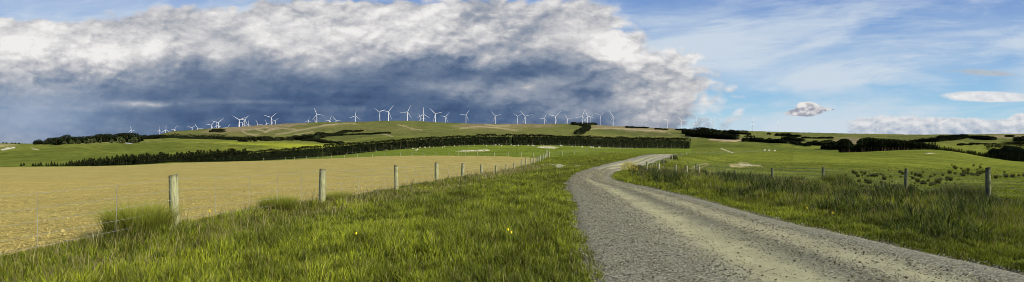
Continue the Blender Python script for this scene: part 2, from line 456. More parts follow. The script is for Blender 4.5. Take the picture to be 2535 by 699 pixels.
def road_st(x, y):
    """across fraction (0 left .. 1 right) and metres along for points; nan-free, far outside gives big values"""
    x = np.asarray(x, float); y = np.asarray(y, float)
    mid = (RA + RB)[::3] / 2; a = RA[::3]; b = RB[::3]
    out = np.full(x.shape, 9.0); al = np.zeros(x.shape)
    for s in range(0, len(x), 20000):
        xx = x[s:s + 20000, None]; yy = y[s:s + 20000, None]
        d = (xx - mid[:, 0]) ** 2 + (yy - mid[:, 1]) ** 2
        i = d.argmin(1); A = a[i]; B = b[i]; ab = B - A
        out[s:s + 20000] = ((xx[:, 0] - A[:, 0]) * ab[:, 0] + (yy[:, 0] - A[:, 1]) * ab[:, 1]) / (ab ** 2).sum(1)
        al[s:s + 20000] = np.sqrt(d[np.arange(len(i)), i])
    return out, al

# left fence line (between verge and bare field): x as a function of distance
LPX = [433, 797, 982, 1081, 1145, 1192, 1228, 1254, 1273, 1291, 1302, 1313.6, 1322, 1331, 1337, 1344, 1350]
LPY = [9.25, 14.1, 20.1, 25.9, 31.9, 38.5, 45.9, 52.7, 59.6, 65, 70, 75, 80, 85, 90, 95, 99.5]
_FY = np.array([-10, 0] + LPY + [104]); _FX = np.array([-8.5, -7.35] + [(a - CX) / F * b for a, b in zip(LPX, LPY)] + [7.25])
def fence_x(y): return np.interp(y, _FY, _FX)
# right fence line
def fence_rx(y): return 14 + .13 * y
# far side of the bare field
_EP = np.array([-600, 0, 300, 600, 800, 1000, 1130, 1200, 1300, 1345]); _ED = np.array([165, 188, 206, 226, 178, 150, 136, 126, 108, 97])
def field_far(px): return np.interp(px, _EP, _ED)
def in_field(x, y):
    y_ = np.maximum(y, .5)
    return (x < fence_x(y) - .85) & (y > -10) & ((y < 2) | (y < field_far(CX + F * x / y_)))

# ------------------------------------------------------------------ materials
def mat(name):
    m = bpy.data.materials.new(name); m.use_nodes = True
    nt = m.node_tree; nt.nodes.clear(); g = G(nt)
    o = g.new('ShaderNodeOutputMaterial'); b = g.new('ShaderNodeBsdfPrincipled')
    nt.links.new(b.outputs[0], o.inputs[0])
    b.inputs['Roughness'].default_value = .9
    b.inputs['Specular IOR Level'].default_value = 0.0
    return m, g, b, o
def bump(g, b, h, strength=.5, dist=.05):
    n = g.new('ShaderNodeBump'); n.inputs['Strength'].default_value = strength; n.inputs['Distance'].default_value = dist
    g.put(n.inputs['Height'], h); g.l.new(n.outputs[0], b.inputs['Normal'])
def attr(g, name):
    a = g.new('ShaderNodeAttribute'); a.attribute_name = name
    return E(g, a.outputs['Color']), E(g, a.outputs['Vector'])
def objc(g): return E(g, g.new('ShaderNodeTexCoord').outputs['Object'])
def simple(name, c, c2=None, rough=.8, scale=8, metal=0, bmp=0):
    m, g, b, o = mat(name)
    v = objc(g)
    n = g.noise(v, scale, 4, .6)
    g.put(b.inputs['Base Color'], g.mix(g.sm(n, .35, .65), c, c2 or tuple(x * .75 for x in c)))
    b.inputs['Roughness'].default_value = rough; b.inputs['Metallic'].default_value = metal
    if bmp: bump(g, b, n, .6, bmp)
    return m

# ground: vertex colour carries what grows where; shader adds grain at several scales
M_GROUND, g, b, o = mat('pasture')
c, _ = attr(g, 'Col'); v = objc(g)
cd = g.new('ShaderNodeCameraData')
pv = g.sep(v); vf = g.comb(pv[0], pv[1], 0.0)
n1 = g.noise(vf, .9, 5, .65); n2 = g.noise(vf, .11, 4, .6); n3 = g.noise(vf, .018, 5, .6); n4 = g.noise(vf, 5.5, 4, .7)
f1 = g.sm(n1, .3, .7, .72, 1.22); f2 = g.sm(n2, .3, .7, .80, 1.18); f3 = g.sm(n3, .3, .7, .84, 1.14); f4 = g.sm(n4, .3, .7, .78, 1.2)
hs = g.mix(g.sm(n2, .35, .7, 0, .45), c, g.mix(1.0, c, (1.35, 1.08, 1.1), 'MULTIPLY'))
g.put(b.inputs['Base Color'], g.vm('SCALE', hs, f1 * f2 * f3 * f4))
bump(g, b, n1 * .5 + n4 * .2 + n2 * 1.2, .6, .35)

M_SOIL, g, b, o = mat('tilled_soil')
v = objc(g); pv = g.sep(v); vf = g.comb(pv[0], pv[1], 0.0)
s1 = g.noise(vf, 7, 6, .75); s2 = g.noise(vf, .25, 5, .65); s3 = g.vor(vf, 11); s4 = g.noise(g.comb(pv[0] * .05, pv[1] * .7), 1.0, 4, .6)
s5 = g.noise(vf, 1.7, 5, .7)
cc = g.mix(g.sm(s2, .35, .65), (.395, .315, .092), (.47, .378, .118))
cc = g.mix(g.sm(s4, .4, .7, 0, .35), cc, (.33, .26, .08))
s6 = g.noise(g.comb(pv[0] * .35, pv[1] * 1.2), 1.0, 5, .75)
cc = g.mix(g.sm(s6, .45, .7, 0, .4), cc, (.30, .245, .085))
cc = g.mix(g.sm(s5, .5, .75, 0, .25), cc, (.27, .215, .07))
g.put(b.inputs['Base Color'], g.vm('SCALE', cc, g.sm(s1, .28, .72, .50, 1.25)))  # soil grain; its dark end paints the shading between clods into the colour
bump(g, b, s1 * .7 + s3 * -.5 + s5 * 1.2, 1.0, .10)

M_ROAD, g, b, o = mat('road_gravel')
uvc, uvv = attr(g, 'uvp'); ac, al_, _z = g.sep(uvv)
v = objc(g); pv = g.sep(v); vf = g.comb(pv[0], pv[1], 0.0)
wob = (g.noise(g.comb(al_ * .12, 3.0), 1, 3, .5) - .5) * .05
ax = ac + wob
def band(c_, w): 
    q = (ax - c_) * (1 / w)
    return g.m('EXPONENT', q * q * -1.0)
stone = g.vor(vf, 42, 'F1', 1); st_v = g.sep(stone)[0]
stone2 = g.sep(g.vor(vf, 95, 'F1', 1))[1]
vd = g.vor(vf, 42)
gr = g.noise(vf, 1.3, 5, .7)
col_s = g.ramp(st_v, [(0, (.085, .075, .048)), (.3, (.175, .160, .102)), (.65, (.265, .248, .162)), (1, (.40, .375, .26))])
col_s = g.mix(g.sm(stone2, .1, .9, 0, .4), col_s, (.22, .22, .19))
dust = g.mix(g.sm(gr, .35, .65), (.28, .26, .145), (.36, .335, .185))
trk = g.m('MINIMUM', band(.43, .10) * 1.15 + band(.73, .10) * .75 + g.sm(g.noise(g.comb(al_ * .5, ac * 6), 1, 4, .6), .5, .8, 0, .3), 1.0)
trk = g.m('MULTIPLY', trk, g.sm(gr, .15, .6, .62, 1.0))
cc = g.mix(trk, col_s, dust)
cc = g.vm('SCALE', cc, 1.0 - band(.58, .05) * .30 - band(.90, .05) * .12)
g.put(b.inputs['Base Color'], cc)
bump(g, b, (vd * -.8 + gr * .3) * (1.05 - trk), .9, .03)

M_STONE, g, b, o = mat('loose_stone')
c, _ = attr(g, 'Col'); g.put(b.inputs['Base Color'], c)
M_BLADE, g, b, o = mat('grass_blade')
c, _ = attr(g, 'Col'); g.put(b.inputs['Base Color'], c)
b.inputs['Roughness'].default_value = .6; b.inputs['Specular IOR Level'].default_value = .12
tr = g.new('ShaderNodeBsdfTranslucent'); g.put(tr.inputs[0], g.mix(1.0, c, (1.2, 1.25, .5), 'MULTIPLY'))
mx = g.new('ShaderNodeMixShader'); mx.inputs[0].default_value = .30
g.l.new(b.outputs[0], mx.inputs[1]); g.l.new(tr.outputs[0], mx.inputs[2]); g.l.new(mx.outputs[0], o.inputs[0])
M_LEAF, g, b, o = mat('conifer_foliage')
c, _ = attr(g, 'Col'); oi = g.new('ShaderNodeObjectInfo')
g.put(b.inputs['Base Color'], g.vm('SCALE', c, g.lin(E(g, oi.outputs['Random']), 0, 1, .75, 1.3)))
b.inputs['Roughness'].default_value = .7
M_BARK = simple('bark', (.16, .11, .075), (.07, .05, .035), .95, 3)
M_POST, g, b, o = mat('weathered_post')
v = objc(g); x_, y_, z_ = g.sep(v); oi = g.new('ShaderNodeObjectInfo'); rnd = E(g, oi.outputs['Random'])
gn = g.noise(g.comb(x_ + rnd * 9, y_, z_ * .12), 38, 5, .65); g2 = g.noise(g.comb(x_ + rnd * 5, y_, z_ * .5), 7, 4, .6)
cc = g.mix(g.sm(gn, .35, .65), (.15, .145, .08), (.32, .32, .18))
cc = g.mix(g.sm(g2, .45, .7, 0, .7), cc, (.30, .33, .14))
cc = g.mix(g.sm(gn, .62, .7, 0, .7), cc, (.06, .055, .04))
g.put(b.inputs['Base Color'], g.vm('SCALE', cc, g.sm(z_, .98, 1.06, 1.0, .45)))
bump(g, b, gn, .8, .01)
M_POST_SHADED = M_POST.copy(); M_POST_SHADED.name = 'shaded_post'  # darker copy of the post wood: right posts' shaded side put into colour
for nd in M_POST_SHADED.node_tree.nodes:
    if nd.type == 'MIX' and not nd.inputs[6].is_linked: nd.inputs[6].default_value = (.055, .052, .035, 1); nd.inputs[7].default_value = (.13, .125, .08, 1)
M_WIRE = simple('galvanised_wire', (.30, .31, .27), (.20, .20, .17), .5, 30, .2)
M_WHITE = simple('painted_steel', (.74, .73, .74), (.68, .67, .69), .35, .3)
M_LIME = simple('limestone', (.50, .47, .30), (.30, .28, .17), .95, 1.2, 0, .2)
M_WOOL = simple('wool', (.52, .48, .36), (.40, .36, .26), 1.0, 6)
M_FACE = simple('sheep_face', (.40, .36, .28), None, .9, 6)
M_WALL = simple('white_weatherboard', (.74, .73, .70), None, .7, 2)
M_ROOF = simple('iron_roof', (.30, .31, .31), None, .5, 2)
M_GLASS = simple('window_glass', (.03, .04, .05), None, .15, 2)
M_YEL = simple('yellow_petal', (.80, .50, .02), (.75, .62, .03), .6, 20)
M_GORSE, g, b, o = mat('gorse_foliage'); c, _ = attr(g, 'Col'); g.put(b.inputs['Base Color'], c)

# ------------------------------------------------------------------ ground sheet
ucols = np.linspace(-1.25, 1.25, 1000)
th_side = np.linspace(TH0, 2 * math.pi - TH0, 90)[1:-1]
Lr = np.concatenate([np.exp(np.linspace(math.log(.8), math.log(14000), 520))])
th_all = np.concatenate([np.arctan(ucols), th_side])
cosc = np.cos(np.clip(np.where(th_all > math.pi, th_all - 2 * math.pi, th_all), -TH0, TH0))
TT, RR = np.meshgrid(th_all, Lr); CC = np.broadcast_to(cosc, TT.shape)
GX = np.sin(TT) * RR / CC; GY = np.cos(TT) * RR / CC
gx, gy = GX.ravel(), GY.ravel()
gz = zfun(gx, gy)
ncol, nrow = len(th_all), len(Lr)
idx = np.arange(nrow * ncol).reshape(nrow, ncol)
q = np.stack([idx[:-1], np.roll(idx[:-1], -1, 1), np.roll(idx[1:], -1, 1), idx[1:]], -1).reshape(-1, 4)
gD = np.maximum(np.hypot(gx, gy) * CC.ravel(), 1)
gpx = np.where(np.cos(TT.ravel()) > .3, CX + F * gx / np.maximum(gy, .1), -9999.)
gpy = HY - (gz - EYE) / gD * F
# lower the ground a little under road and field so their sheets sit proud of it
near = (gD < 240)
ra, rd = np.full(gx.shape, 9.), np.full(gx.shape, 99.)
ra[near], rd[near] = road_st(gx[near], gy[near])
onroad = near & (ra > -.02) & (ra < 1.02) & (rd < 6)
infield = in_field(gx, gy)

C = np.zeros((len(gx), 3), np.float32)
def fb(s, seed, o_=4): return fbm(gx / s, gy / s, o_, seed)
base_green = np.array([.118, .140, .024]); bright = np.array([.140, .185, .024])
C[:] = base_green
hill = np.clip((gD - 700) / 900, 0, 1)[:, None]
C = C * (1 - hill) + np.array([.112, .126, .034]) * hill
t = np.clip(fb(260, 3) * 3 + .35, 0, 1)[:, None] * hill
C = C * (1 - t * .7) + np.array([.145, .14, .045]) * t * .7
t = np.clip(fb(120, 8) * 6, 0, 1)[:, None] * hill
C = C * (1 - t * .35) + np.array([.08, .105, .03]) * t * .35
# paddocks: grazed, rested and cut cells with straight fence-line edges
def cells(s, seed):
    cx_, cy_ = np.floor(gx / s), np.floor(gy / s); best = np.full(len(gx), 1e18); val = np.zeros(len(gx)); sec = np.full(len(gx), 1e18)
    for ox in (-1, 0, 1):
        for oy in (-1, 0, 1):
            ix, iy = (cx_ + ox).astype(np.int64), (cy_ + oy).astype(np.int64)
            d = (gx - (ix + _hash(ix, iy, seed)) * s) ** 2 + (gy - (iy + _hash(ix, iy, seed + 1)) * s) ** 2
            sec = np.where(d < best, best, np.minimum(sec, d)); val = np.where(d < best, _hash(ix, iy, seed + 2), val); best = np.minimum(best, d)
    return val, np.sqrt(sec) - np.sqrt(best)
cv, ce = cells(330, 5)
fk = np.clip((gD - 380) / 150, 0, 1)[:, None]
C = C * (1 + fk * (cv[:, None] - .5) * np.array([.45, .38, .25]))
C = C * (1 - fk * np.clip(1 - ce / 7, 0, 1)[:, None] * .35)
rj = fbm(gpx / 14, gpy / 5, 3, 91) * 2            # ragged edges for painted land-cover
def mask_poly(pts, d0, d1, soft=2.5, rag=3.0):
    P = np.array(pts, float); x = gpx; y = gpy + rj * rag
    sel = (gD > d0) & (gD < d1) & (x > P[:, 0].min() - 20) & (x < P[:, 0].max() + 20)
    m = np.zeros(len(gx)); ii = np.where(sel)[0]
    if not len(ii): return m
    xx = x[ii]; yy = y[ii]; ins = np.zeros(len(ii), bool); dist = np.full(len(ii), 1e9)
    for a_, b_ in zip(P, np.roll(P, -1, 0)):
        c1 = ((a_[1] > yy) != (b_[1] > yy)); 
        with np.errstate(divide='ignore', invalid='ignore'):
            ins ^= c1 & (xx < (b_[0] - a_[0]) * (yy - a_[1]) / (b_[1] - a_[1] + 1e-9) + a_[0])
        dist = np.minimum(dist, segd(xx, yy, a_, b_))
    m[ii] = np.clip(np.where(ins, .5 + dist / soft * .5, .5 - dist / soft * .5), 0, 1)
    return m
def segd(x, y, a_, b_):
    d = b_ - a_; L2 = (d ** 2).sum() + 1e-9
    t_ = np.clip(((x - a_[0]) * d[0] + (y - a_[1]) * d[1]) / L2, 0, 1)
    return np.hypot(x - a_[0] - t_ * d[0], y - a_[1] - t_ * d[1])
def mask_line(pts, w, d0, d1):
    P = np.array(pts, float); sel = (gD > d0) & (gD < d1) & (gpx > P[:, 0].min() - 10) & (gpx < P[:, 0].max() + 10)
    m = np.zeros(len(gx)); ii = np.where(sel)[0]
    if not len(ii): return m
    d = np.full(len(ii), 1e9)
    for a_, b_ in zip(P[:-1], P[1:]): d = np.minimum(d, segd(gpx[ii], gpy[ii] + rj[ii] * .8, a_, b_))
    m[ii] = np.clip(1.25 - d / w, 0, 1)
    return m
def paint(m, c_, a=1.0):
    global C
    m = (m * a)[:, None]; C = C * (1 - m) + np.array(c_) * m
BROWN = (.23, .185, .10); TAN = (.40, .34, .17); PALE = (.55, .50, .30)
# far hills: tussock, turbine tracks, a bright young crop
paint(mask_poly([(500, 326), (560, 314), (640, 308), (760, 303), (760, 309), (690, 318), (620, 322), (560, 330)], 1800, 6000, 3, 4), BROWN, .85)
paint(mask_poly([(1120, 312), (1160, 306), (1260, 304), (1360, 307), (1390, 312), (1330, 318), (1260, 320), (1180, 320)], 1500, 6000, 4, 5), BROWN, .75)
paint(mask_poly([(1440, 313), (1500, 308), (1600, 314), (1680, 322), (1620, 327), (1540, 322), (1470, 318)], 1500, 6000, 3, 4), BROWN, .75)
paint(mask_poly([(1000, 345), (1090, 305), (1260, 318), (1440, 314), (1560, 335), (1500, 345)], 900, 3500, 12, 8), (.12, .13, .036), .5)
for P_, w_ in [([(598, 325), (612, 331), (628, 334), (640, 333)], 2.2), ([(634, 321), (660, 326), (672, 322), (700, 318), (735, 322)], 2.2), ([(655, 328), (668, 320), (690, 316)], 2.0),
               ([(683, 333), (712, 329), (745, 322), (800, 312), (840, 307), (880, 306)], 2.2), ([(730, 334), (752, 330), (775, 326)], 1.6), ([(600, 322), (630, 320), (665, 315)], 1.6),
               ([(985, 309), (1005, 314), (1022, 320), (1045, 322)], 1.7), ([(940, 330), (960, 335), (978, 340)], 1.7), ([(975, 340), (1000, 339), (1030, 341)], 1.4), ([(800, 310), (835, 307)], 1.8),
               ([(1140, 318), (1190, 314), (1240, 318), (1280, 324)], 2.2), ([(1200, 308), (1230, 312), (1262, 312)], 2.), ([(1460, 320), (1500, 318), (1560, 320), (1610, 326)], 1.6),
               ([(1600, 322), (1640, 326), (1660, 330)], 1.6)]:
    paint(mask_line(P_, w_, 1100, 6000), (.33, .28, .15), .7)
paint(mask_poly([(540, 352), (600, 355), (690, 355), (800, 358), (860, 360), (800, 364), (720, 366), (650, 361), (590, 357)], 500, 1300, 2, 2), (.27, .30, .03), .9)
paint(mask_poly([(545, 369), (560, 362), (610, 366), (620, 372)], 500, 900, 3, 3), (.20, .21, .03), .6)
paint(mask_poly([(-60, 362), (0, 358), (45, 358), (20, 362), (-40, 368)], 500, 1200, 2, 2), (.36, .30, .15), .8)
paint(mask_line([(5, 371), (20, 368), (35, 365)], 2.0, 450, 1200), (.62, .57, .42), .9)
paint(mask_line([(80, 368), (95, 371)], 1.6, 450, 1200), (.45, .42, .25), .7)
paint(mask_poly([(110, 353), (160, 354), (330, 352), (400, 349), (330, 353), (200, 356)], 600, 1200, 1.5, 1.5), (.33, .28, .14), .5)
paint(mask_line([(180, 358), (215, 366), (255, 374), (300, 380)], 1.2, 450, 1200), (.17, .20, .03), .6)
# right-hand valley: bare ground, hills
paint(mask_poly([(1755, 343), (1800, 343), (1838, 344), (1846, 348), (1830, 351), (1790, 350), (1758, 347)], 500, 2500, 2, 1.5), (.36, .28, .15), .95)
paint(mask_poly([(1708, 336), (1725, 336), (1725, 341), (1710, 341)], 500, 2500, 2, 1), (.36, .30, .17), .8)
paint(mask_poly([(2060, 346), (2110, 342), (2180, 350), (2250, 352), (2200, 362), (2100, 362)], 600, 3500, 5, 3), (.21, .16, .10), .7)
paint(mask_poly([(2440, 337), (2500, 334), (2560, 336), (2540, 342), (2470, 341)], 1200, 5000, 3, 2), (.26, .21, .12), .7)
paint(mask_line([(1785, 368), (1803, 375), (1815, 379)], 1.6, 100, 600), (.42, .38, .24), .8)
# green paddock in front of the shelterbelt
paint(mask_poly([(780, 398), (1000, 386), (1357, 398), (1500, 377), (1712, 380), (1712, 366), (1400, 362), (1200, 360), (1000, 372), (820, 386)], 95, 460, 3, 2), bright, .9)
paint(mask_poly([(1320, 396), (1420, 378), (1600, 376), (1690, 379), (1640, 372), (1500, 370), (1380, 384)], 95, 330, 4, 4), (.13, .165, .026), .6)
# right paddock
paint(mask_poly([(1680, 392), (1900, 378), (2250, 372), (2535, 402), (2700, 405), (2700, 470), (2300, 415), (1900, 402), (1700, 410)], 60, 300, 5, 4), (.142, .168, .024), .85)
paint(mask_poly([(1650, 430), (1700, 404), (1800, 402), (1950, 410), (2110, 425), (2350, 440), (2535, 455), (2535, 490), (2000, 470), (1700, 445)], 28, 140, 6, 6), (.110, .130, .032), .7)
paint(mask_poly([(1805, 407), (1835, 403), (1880, 408), (1885, 412), (1840, 414), (1810, 413)], 55, 160, 2, 3), TAN, .9)
paint(mask_line([(1711, 424), (1714, 417), (1727, 410), (1750, 405)], 1.5, 45, 160), TAN, .85)
paint(mask_line([(1718, 430), (1727, 420), (1742, 412), (1755, 409)], 1.4, 45, 160), TAN, .85)
paint(mask_line([(1680, 421), (1700, 417), (1725, 412)], 1.0, 45, 160), TAN, .5)
paint(mask_line([(1770, 432), (1785, 424), (1810, 418)], 1.0, 45, 160), TAN, .6)
paint(mask_poly([(1640, 427), (1665, 430), (1690, 430), (1685, 433), (1645, 432)], 30, 90, 1.5, 2), TAN, .8)
paint(mask_line([(2190, 383), (2250, 389), (2330, 398), (2420, 402)], 2.2, 120, 280), (.10, .13, .025), .7)
paint(mask_line([(2250, 390), (2290, 380), (2320, 376)], 1.2, 120, 280), (.12, .15, .025), .6)
# pale stony patches by the field corner
for P_ in ([(1358, 412), (1375, 405), (1405, 405), (1425, 411), (1400, 418), (1372, 418)], [(1426, 413), (1438, 410), (1456, 411), (1446, 416), (1430, 417)]):
    paint(mask_poly(P_, 28, 90, 1.5, 3), PALE, .8)
paint(mask_poly([(1130, 375), (1160, 372), (1180, 371), (1210, 370), (1205, 374), (1150, 376)], 110, 320, 1.5, 2), PALE, .8)
paint(mask_poly([(1335, 365), (1350, 362), (1375, 364), (1378, 368), (1345, 368)], 110, 380, 1.5, 1), PALE, .8)
# soil under the long verge grass
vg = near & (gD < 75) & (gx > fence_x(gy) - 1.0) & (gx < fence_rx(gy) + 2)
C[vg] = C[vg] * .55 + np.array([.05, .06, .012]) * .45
C[onroad] = (.2, .19, .14); C[infield] = (.45, .34, .12)
gz2 = gz - np.where(onroad, .06, 0) - np.where(infield, .05, 0)
V = np.stack([gx, gy, gz2], 1)
V = np.vstack([V, [[0, 0, 0]]]); C = np.vstack([C, [[.1, .12, .02]]]).astype(np.float32)
tri = np.stack([idx[0], np.full(ncol, len(V) - 1), np.roll(idx[0], -1)], 1)
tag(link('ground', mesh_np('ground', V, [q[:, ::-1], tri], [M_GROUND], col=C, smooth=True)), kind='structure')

# ------------------------------------------------------------------ gravel road
NA = 44
tA = np.linspace(-.03, 1.03, NA)
RP = RA[:, None, :] * (1 - tA)[None, :, None] + RB[:, None, :] * tA[None, :, None]
rx, ry = RP[..., 0].ravel(), RP[..., 1].ravel()
tt = np.tile(tA, len(RA)); ss = np.repeat(RS, NA)
prof = .045 - ((tt - .5) * 2) ** 2 * .045 + np.exp(-((tt - .57) / .05) ** 2) * .03 - np.exp(-((tt - .43) / .07) ** 2) * .02 - np.exp(-((tt - .72) / .08) ** 2) * .02 + .02 * np.exp(-((tt - .93) / .06) ** 2)
edge_ = np.where((tt < 0) | (tt > 1), -.07, 0)
rz = zfun(rx, ry) + prof + edge_ + fbm(rx / .5, ry / .5, 3, 4) * .02
ri = np.arange(len(RA) * NA).reshape(-1, NA)
rq = np.stack([ri[:-1, :-1], ri[:-1, 1:], ri[1:, 1:], ri[1:, :-1]], -1).reshape(-1, 4)
tag(link('gravel_road', mesh_np('gravel_road', np.stack([rx, ry, rz], 1), rq, [M_ROAD], uv=np.stack([tt, ss], 1), smooth=True)), kind='structure')
def road_z(x, y, t): return zfun(x, y) + .045 - ((t - .5) * 2) ** 2 * .045 + np.exp(-((t - .57) / .05) ** 2) * .03

# ------------------------------------------------------------------ bare tilled field
fu = np.concatenate([np.linspace(-2.6, -1.3, 60)[:-1], np.linspace(-1.3, .0585, 620)])
nr = 200
rowsF = []
for u in fu:
    lo, hi = 1.0, 120.0
    f = lambda y: u * y - (fence_x(y) - .85)
    yy = np.linspace(1, 110, 1500); ff = f(yy); w_ = np.where(ff < 0)[0]
    y0 = yy[w_[0]] if len(w_) else 96.0
    y1 = float(field_far(CX + F * u))
    y0 = min(y0, y1 - .5)
    rowsF.append(np.exp(np.linspace(math.log(y0), math.log(y1), nr)))
FYY = np.array(rowsF); FXX = fu[:, None] * FYY
fx, fy = FXX.ravel(), FYY.ravel()
jit = fbm(fx / 1.1, fy / 1.1, 3, 12) * .5
edge_n = np.zeros_like(FYY); edge_n[:, :3] = 1; edge_n = edge_n.ravel()
fx2 = fx + jit * edge_n
ffar = np.zeros_like(FYY); ffar[:, -1] = -.15; ffar[:, 0] = -.03; ffar = ffar.ravel()
fz = zfun(fx2, fy) + .02 + ffar + fbm(fx2 / .22, fy / .22, 3, 9) * .05 * np.clip(1.3 - fy / 40, 0, 1) + fbm(fx2 / 2.5, fy / 2.5, 3, 19) * .06
fi = np.arange(len(fu) * nr).reshape(-1, nr)
fq = np.stack([fi[:-1, :-1], fi[1:, :-1], fi[1:, 1:], fi[:-1, 1:]], -1).reshape(-1, 4)
tag(link('ploughed_field', mesh_np('ploughed_field', np.stack([fx2, fy, fz], 1), fq, [M_SOIL], smooth=True)), kind='structure')

# ------------------------------------------------------------------ loose stones and clods
OCT = np.array([[1, 0, 0], [-1, 0, 0], [0, 1, 0], [0, -1, 0], [0, 0, 1], [0, 0, -1]], float)
OCF = np.array([[0, 2, 4], [2, 1, 4], [1, 3, 4], [3, 0, 4], [2, 0, 5], [1, 2, 5], [3, 1, 5], [0, 3, 5]])
def pebbles(name, x, y, z, s, col, m, flat=.6):
    n = len(x)
    v = OCT[None] * (s[:, None, None] * RNG.uniform(.6, 1.25, (n, 6, 1)))
    v = v + RNG.normal(0, .18, (n, 6, 3)) * s[:, None, None]
    a = RNG.uniform(0, 6.28, n); ca, sa = np.cos(a)[:, None], np.sin(a)[:, None]
    X_ = v[..., 0] * ca - v[..., 1] * sa; Y_ = v[..., 0] * sa + v[..., 1] * ca; Z_ = v[..., 2] * flat
    V = np.stack([X_ + x[:, None], Y_ + y[:, None], Z_ + z[:, None] + (s * .25)[:, None]], -1).reshape(-1, 3)
    Fc = (OCF[None] + (np.arange(n) * 6)[:, None, None]).reshape(-1, 3)
    return link(name, mesh_np(name, V, Fc, [m], col=np.repeat(col, 6, 0)))
n = 120000
ii = (RNG.random(n) ** 1.0); yy_ = 4.2 * np.exp(RNG.random(n) ** 1.25 * math.log(9)); 
# sample along the road centre by nearness, then across
k_i = np.searchsorted(RS, RS[np.argmin(np.abs((RA + RB)[:, 1] / 2 - 3.0))] + (yy_ - 4.2) * 1.05); k_i = np.clip(k_i, 0, len(RS) - 1)
t_ = RNG.uniform(-.07, 1.07, n)
pk = 1 - .88 * np.exp(-((t_ - .43) / .10) ** 2) - .75 * np.exp(-((t_ - .72) / .08) ** 2)
keep = RNG.random(n) < pk; k_i, t_ = k_i[keep], t_[keep]
jj = RNG.normal(0, .10, (len(t_), 2))
px_ = RA[k_i] * (1 - t_)[:, None] + RB[k_i] * t_[:, None] + jj
D_ = np.maximum(px_[:, 1], 3)
s_ = np.clip(RNG.lognormal(math.log(.0062), .5, len(t_)), .003, .022) * (1 + D_ / 40)
cg = RNG.choice(5, len(t_), p=[.25, .3, .25, .15, .05]); pal = np.array([[.12, .106, .07], [.165, .150, .098], [.26, .242, .16], [.39, .37, .26], [.30, .26, .13]])
tag(pebbles('loose_gravel', px_[:, 0], px_[:, 1], road_z(px_[:, 0], px_[:, 1], t_) + .004, s_, pal[cg] * RNG.uniform(.85, 1.15, (len(t_), 1)), M_STONE),
    'loose grey gravel scattered over the unsealed road', 'gravel', kind='stuff')
n = 90000
yy_ = 6.0 * np.exp(RNG.random(n) * math.log(12)); uu = RNG.uniform(-1.08, -.02, n); xx_ = uu * yy_
ok = (xx_ < fence_x(yy_) - .95); xx_, yy_ = xx_[ok], yy_[ok]
s_ = np.clip(RNG.lognormal(math.log(.0078), .45, len(xx_)), .004, .035) * (1 + yy_ / 55)
tag(pebbles('soil_clods', xx_, yy_, zfun(xx_, yy_) + .03, s_, np.array([.40, .322, .108]) * RNG.uniform(.7, 1.1, (len(xx_), 1)), M_STONE, .7),
    'dry tan soil clods lying on the bare tilled field', 'soil clods', kind='stuff')

# ------------------------------------------------------------------ grass
def blades(x, y, z, h, w, lean, col_b, col_t, name, ldir=None, seg=2):
    n = len(x)
    a = RNG.uniform(0, 6.28, n)
    la = a + RNG.normal(0, .8, n) if ldir is None else ldir + RNG.normal(0, .7, n)
    wx, wy = np.cos(a) * w / 2, np.sin(a) * w / 2
    lx, ly = np.cos(la) * lean * h, np.sin(la) * lean * h
    P0a = np.stack([x - wx, y - wy, z - .02], 1); P0b = np.stack([x + wx, y + wy, z - .02], 1)
    P1a = np.stack([x - wx * .8 + lx * .35, y - wy * .8 + ly * .35, z + h * .55], 1); P1b = np.stack([x + wx * .8 + lx * .35, y + wy * .8 + ly * .35, z + h * .55], 1)
    P2 = np.stack([x + lx, y + ly, z + h * np.clip(1 - lean * .35, .5, 1)], 1)
    V = np.stack([P0a, P0b, P1a, P1b, P2], 1).reshape(-1, 3); b_ = (np.arange(n) * 5)[:, None]
    Q = np.array([[0, 1, 3, 2]]) + b_; T = np.array([[2, 3, 4]]) + b_
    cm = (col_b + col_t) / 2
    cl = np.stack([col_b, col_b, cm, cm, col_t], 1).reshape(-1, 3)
    return V, [Q, T], cl
def palette(n, x, y, dry=.12):
    p = np.clip(fbm(x / 2.2, y / 2.2, 3, 41) * 2.2 + .5, 0, 1)[:, None]
    r = RNG.random((n, 1))
    c_ = np.array([.145, .170, .013]) * (1 - p) + np.array([.265, .300, .022]) * p
    p2_ = np.clip(fbm(x / .35, y / .5, 2, 43) * 2.4 + .5, 0, 1)[:, None]
    c_ = c_ * (.6 + .6 * p2_) * (.35 + 1.4 * r ** 1.4)
    d = RNG.random(n) < dry
    c_[d] = np.array([.33, .31, .11]) * (.6 + .6 * r[d])
    dk_ = RNG.random(n) < .12
    c_[dk_] = np.array([.045, .07, .012])
    return c_
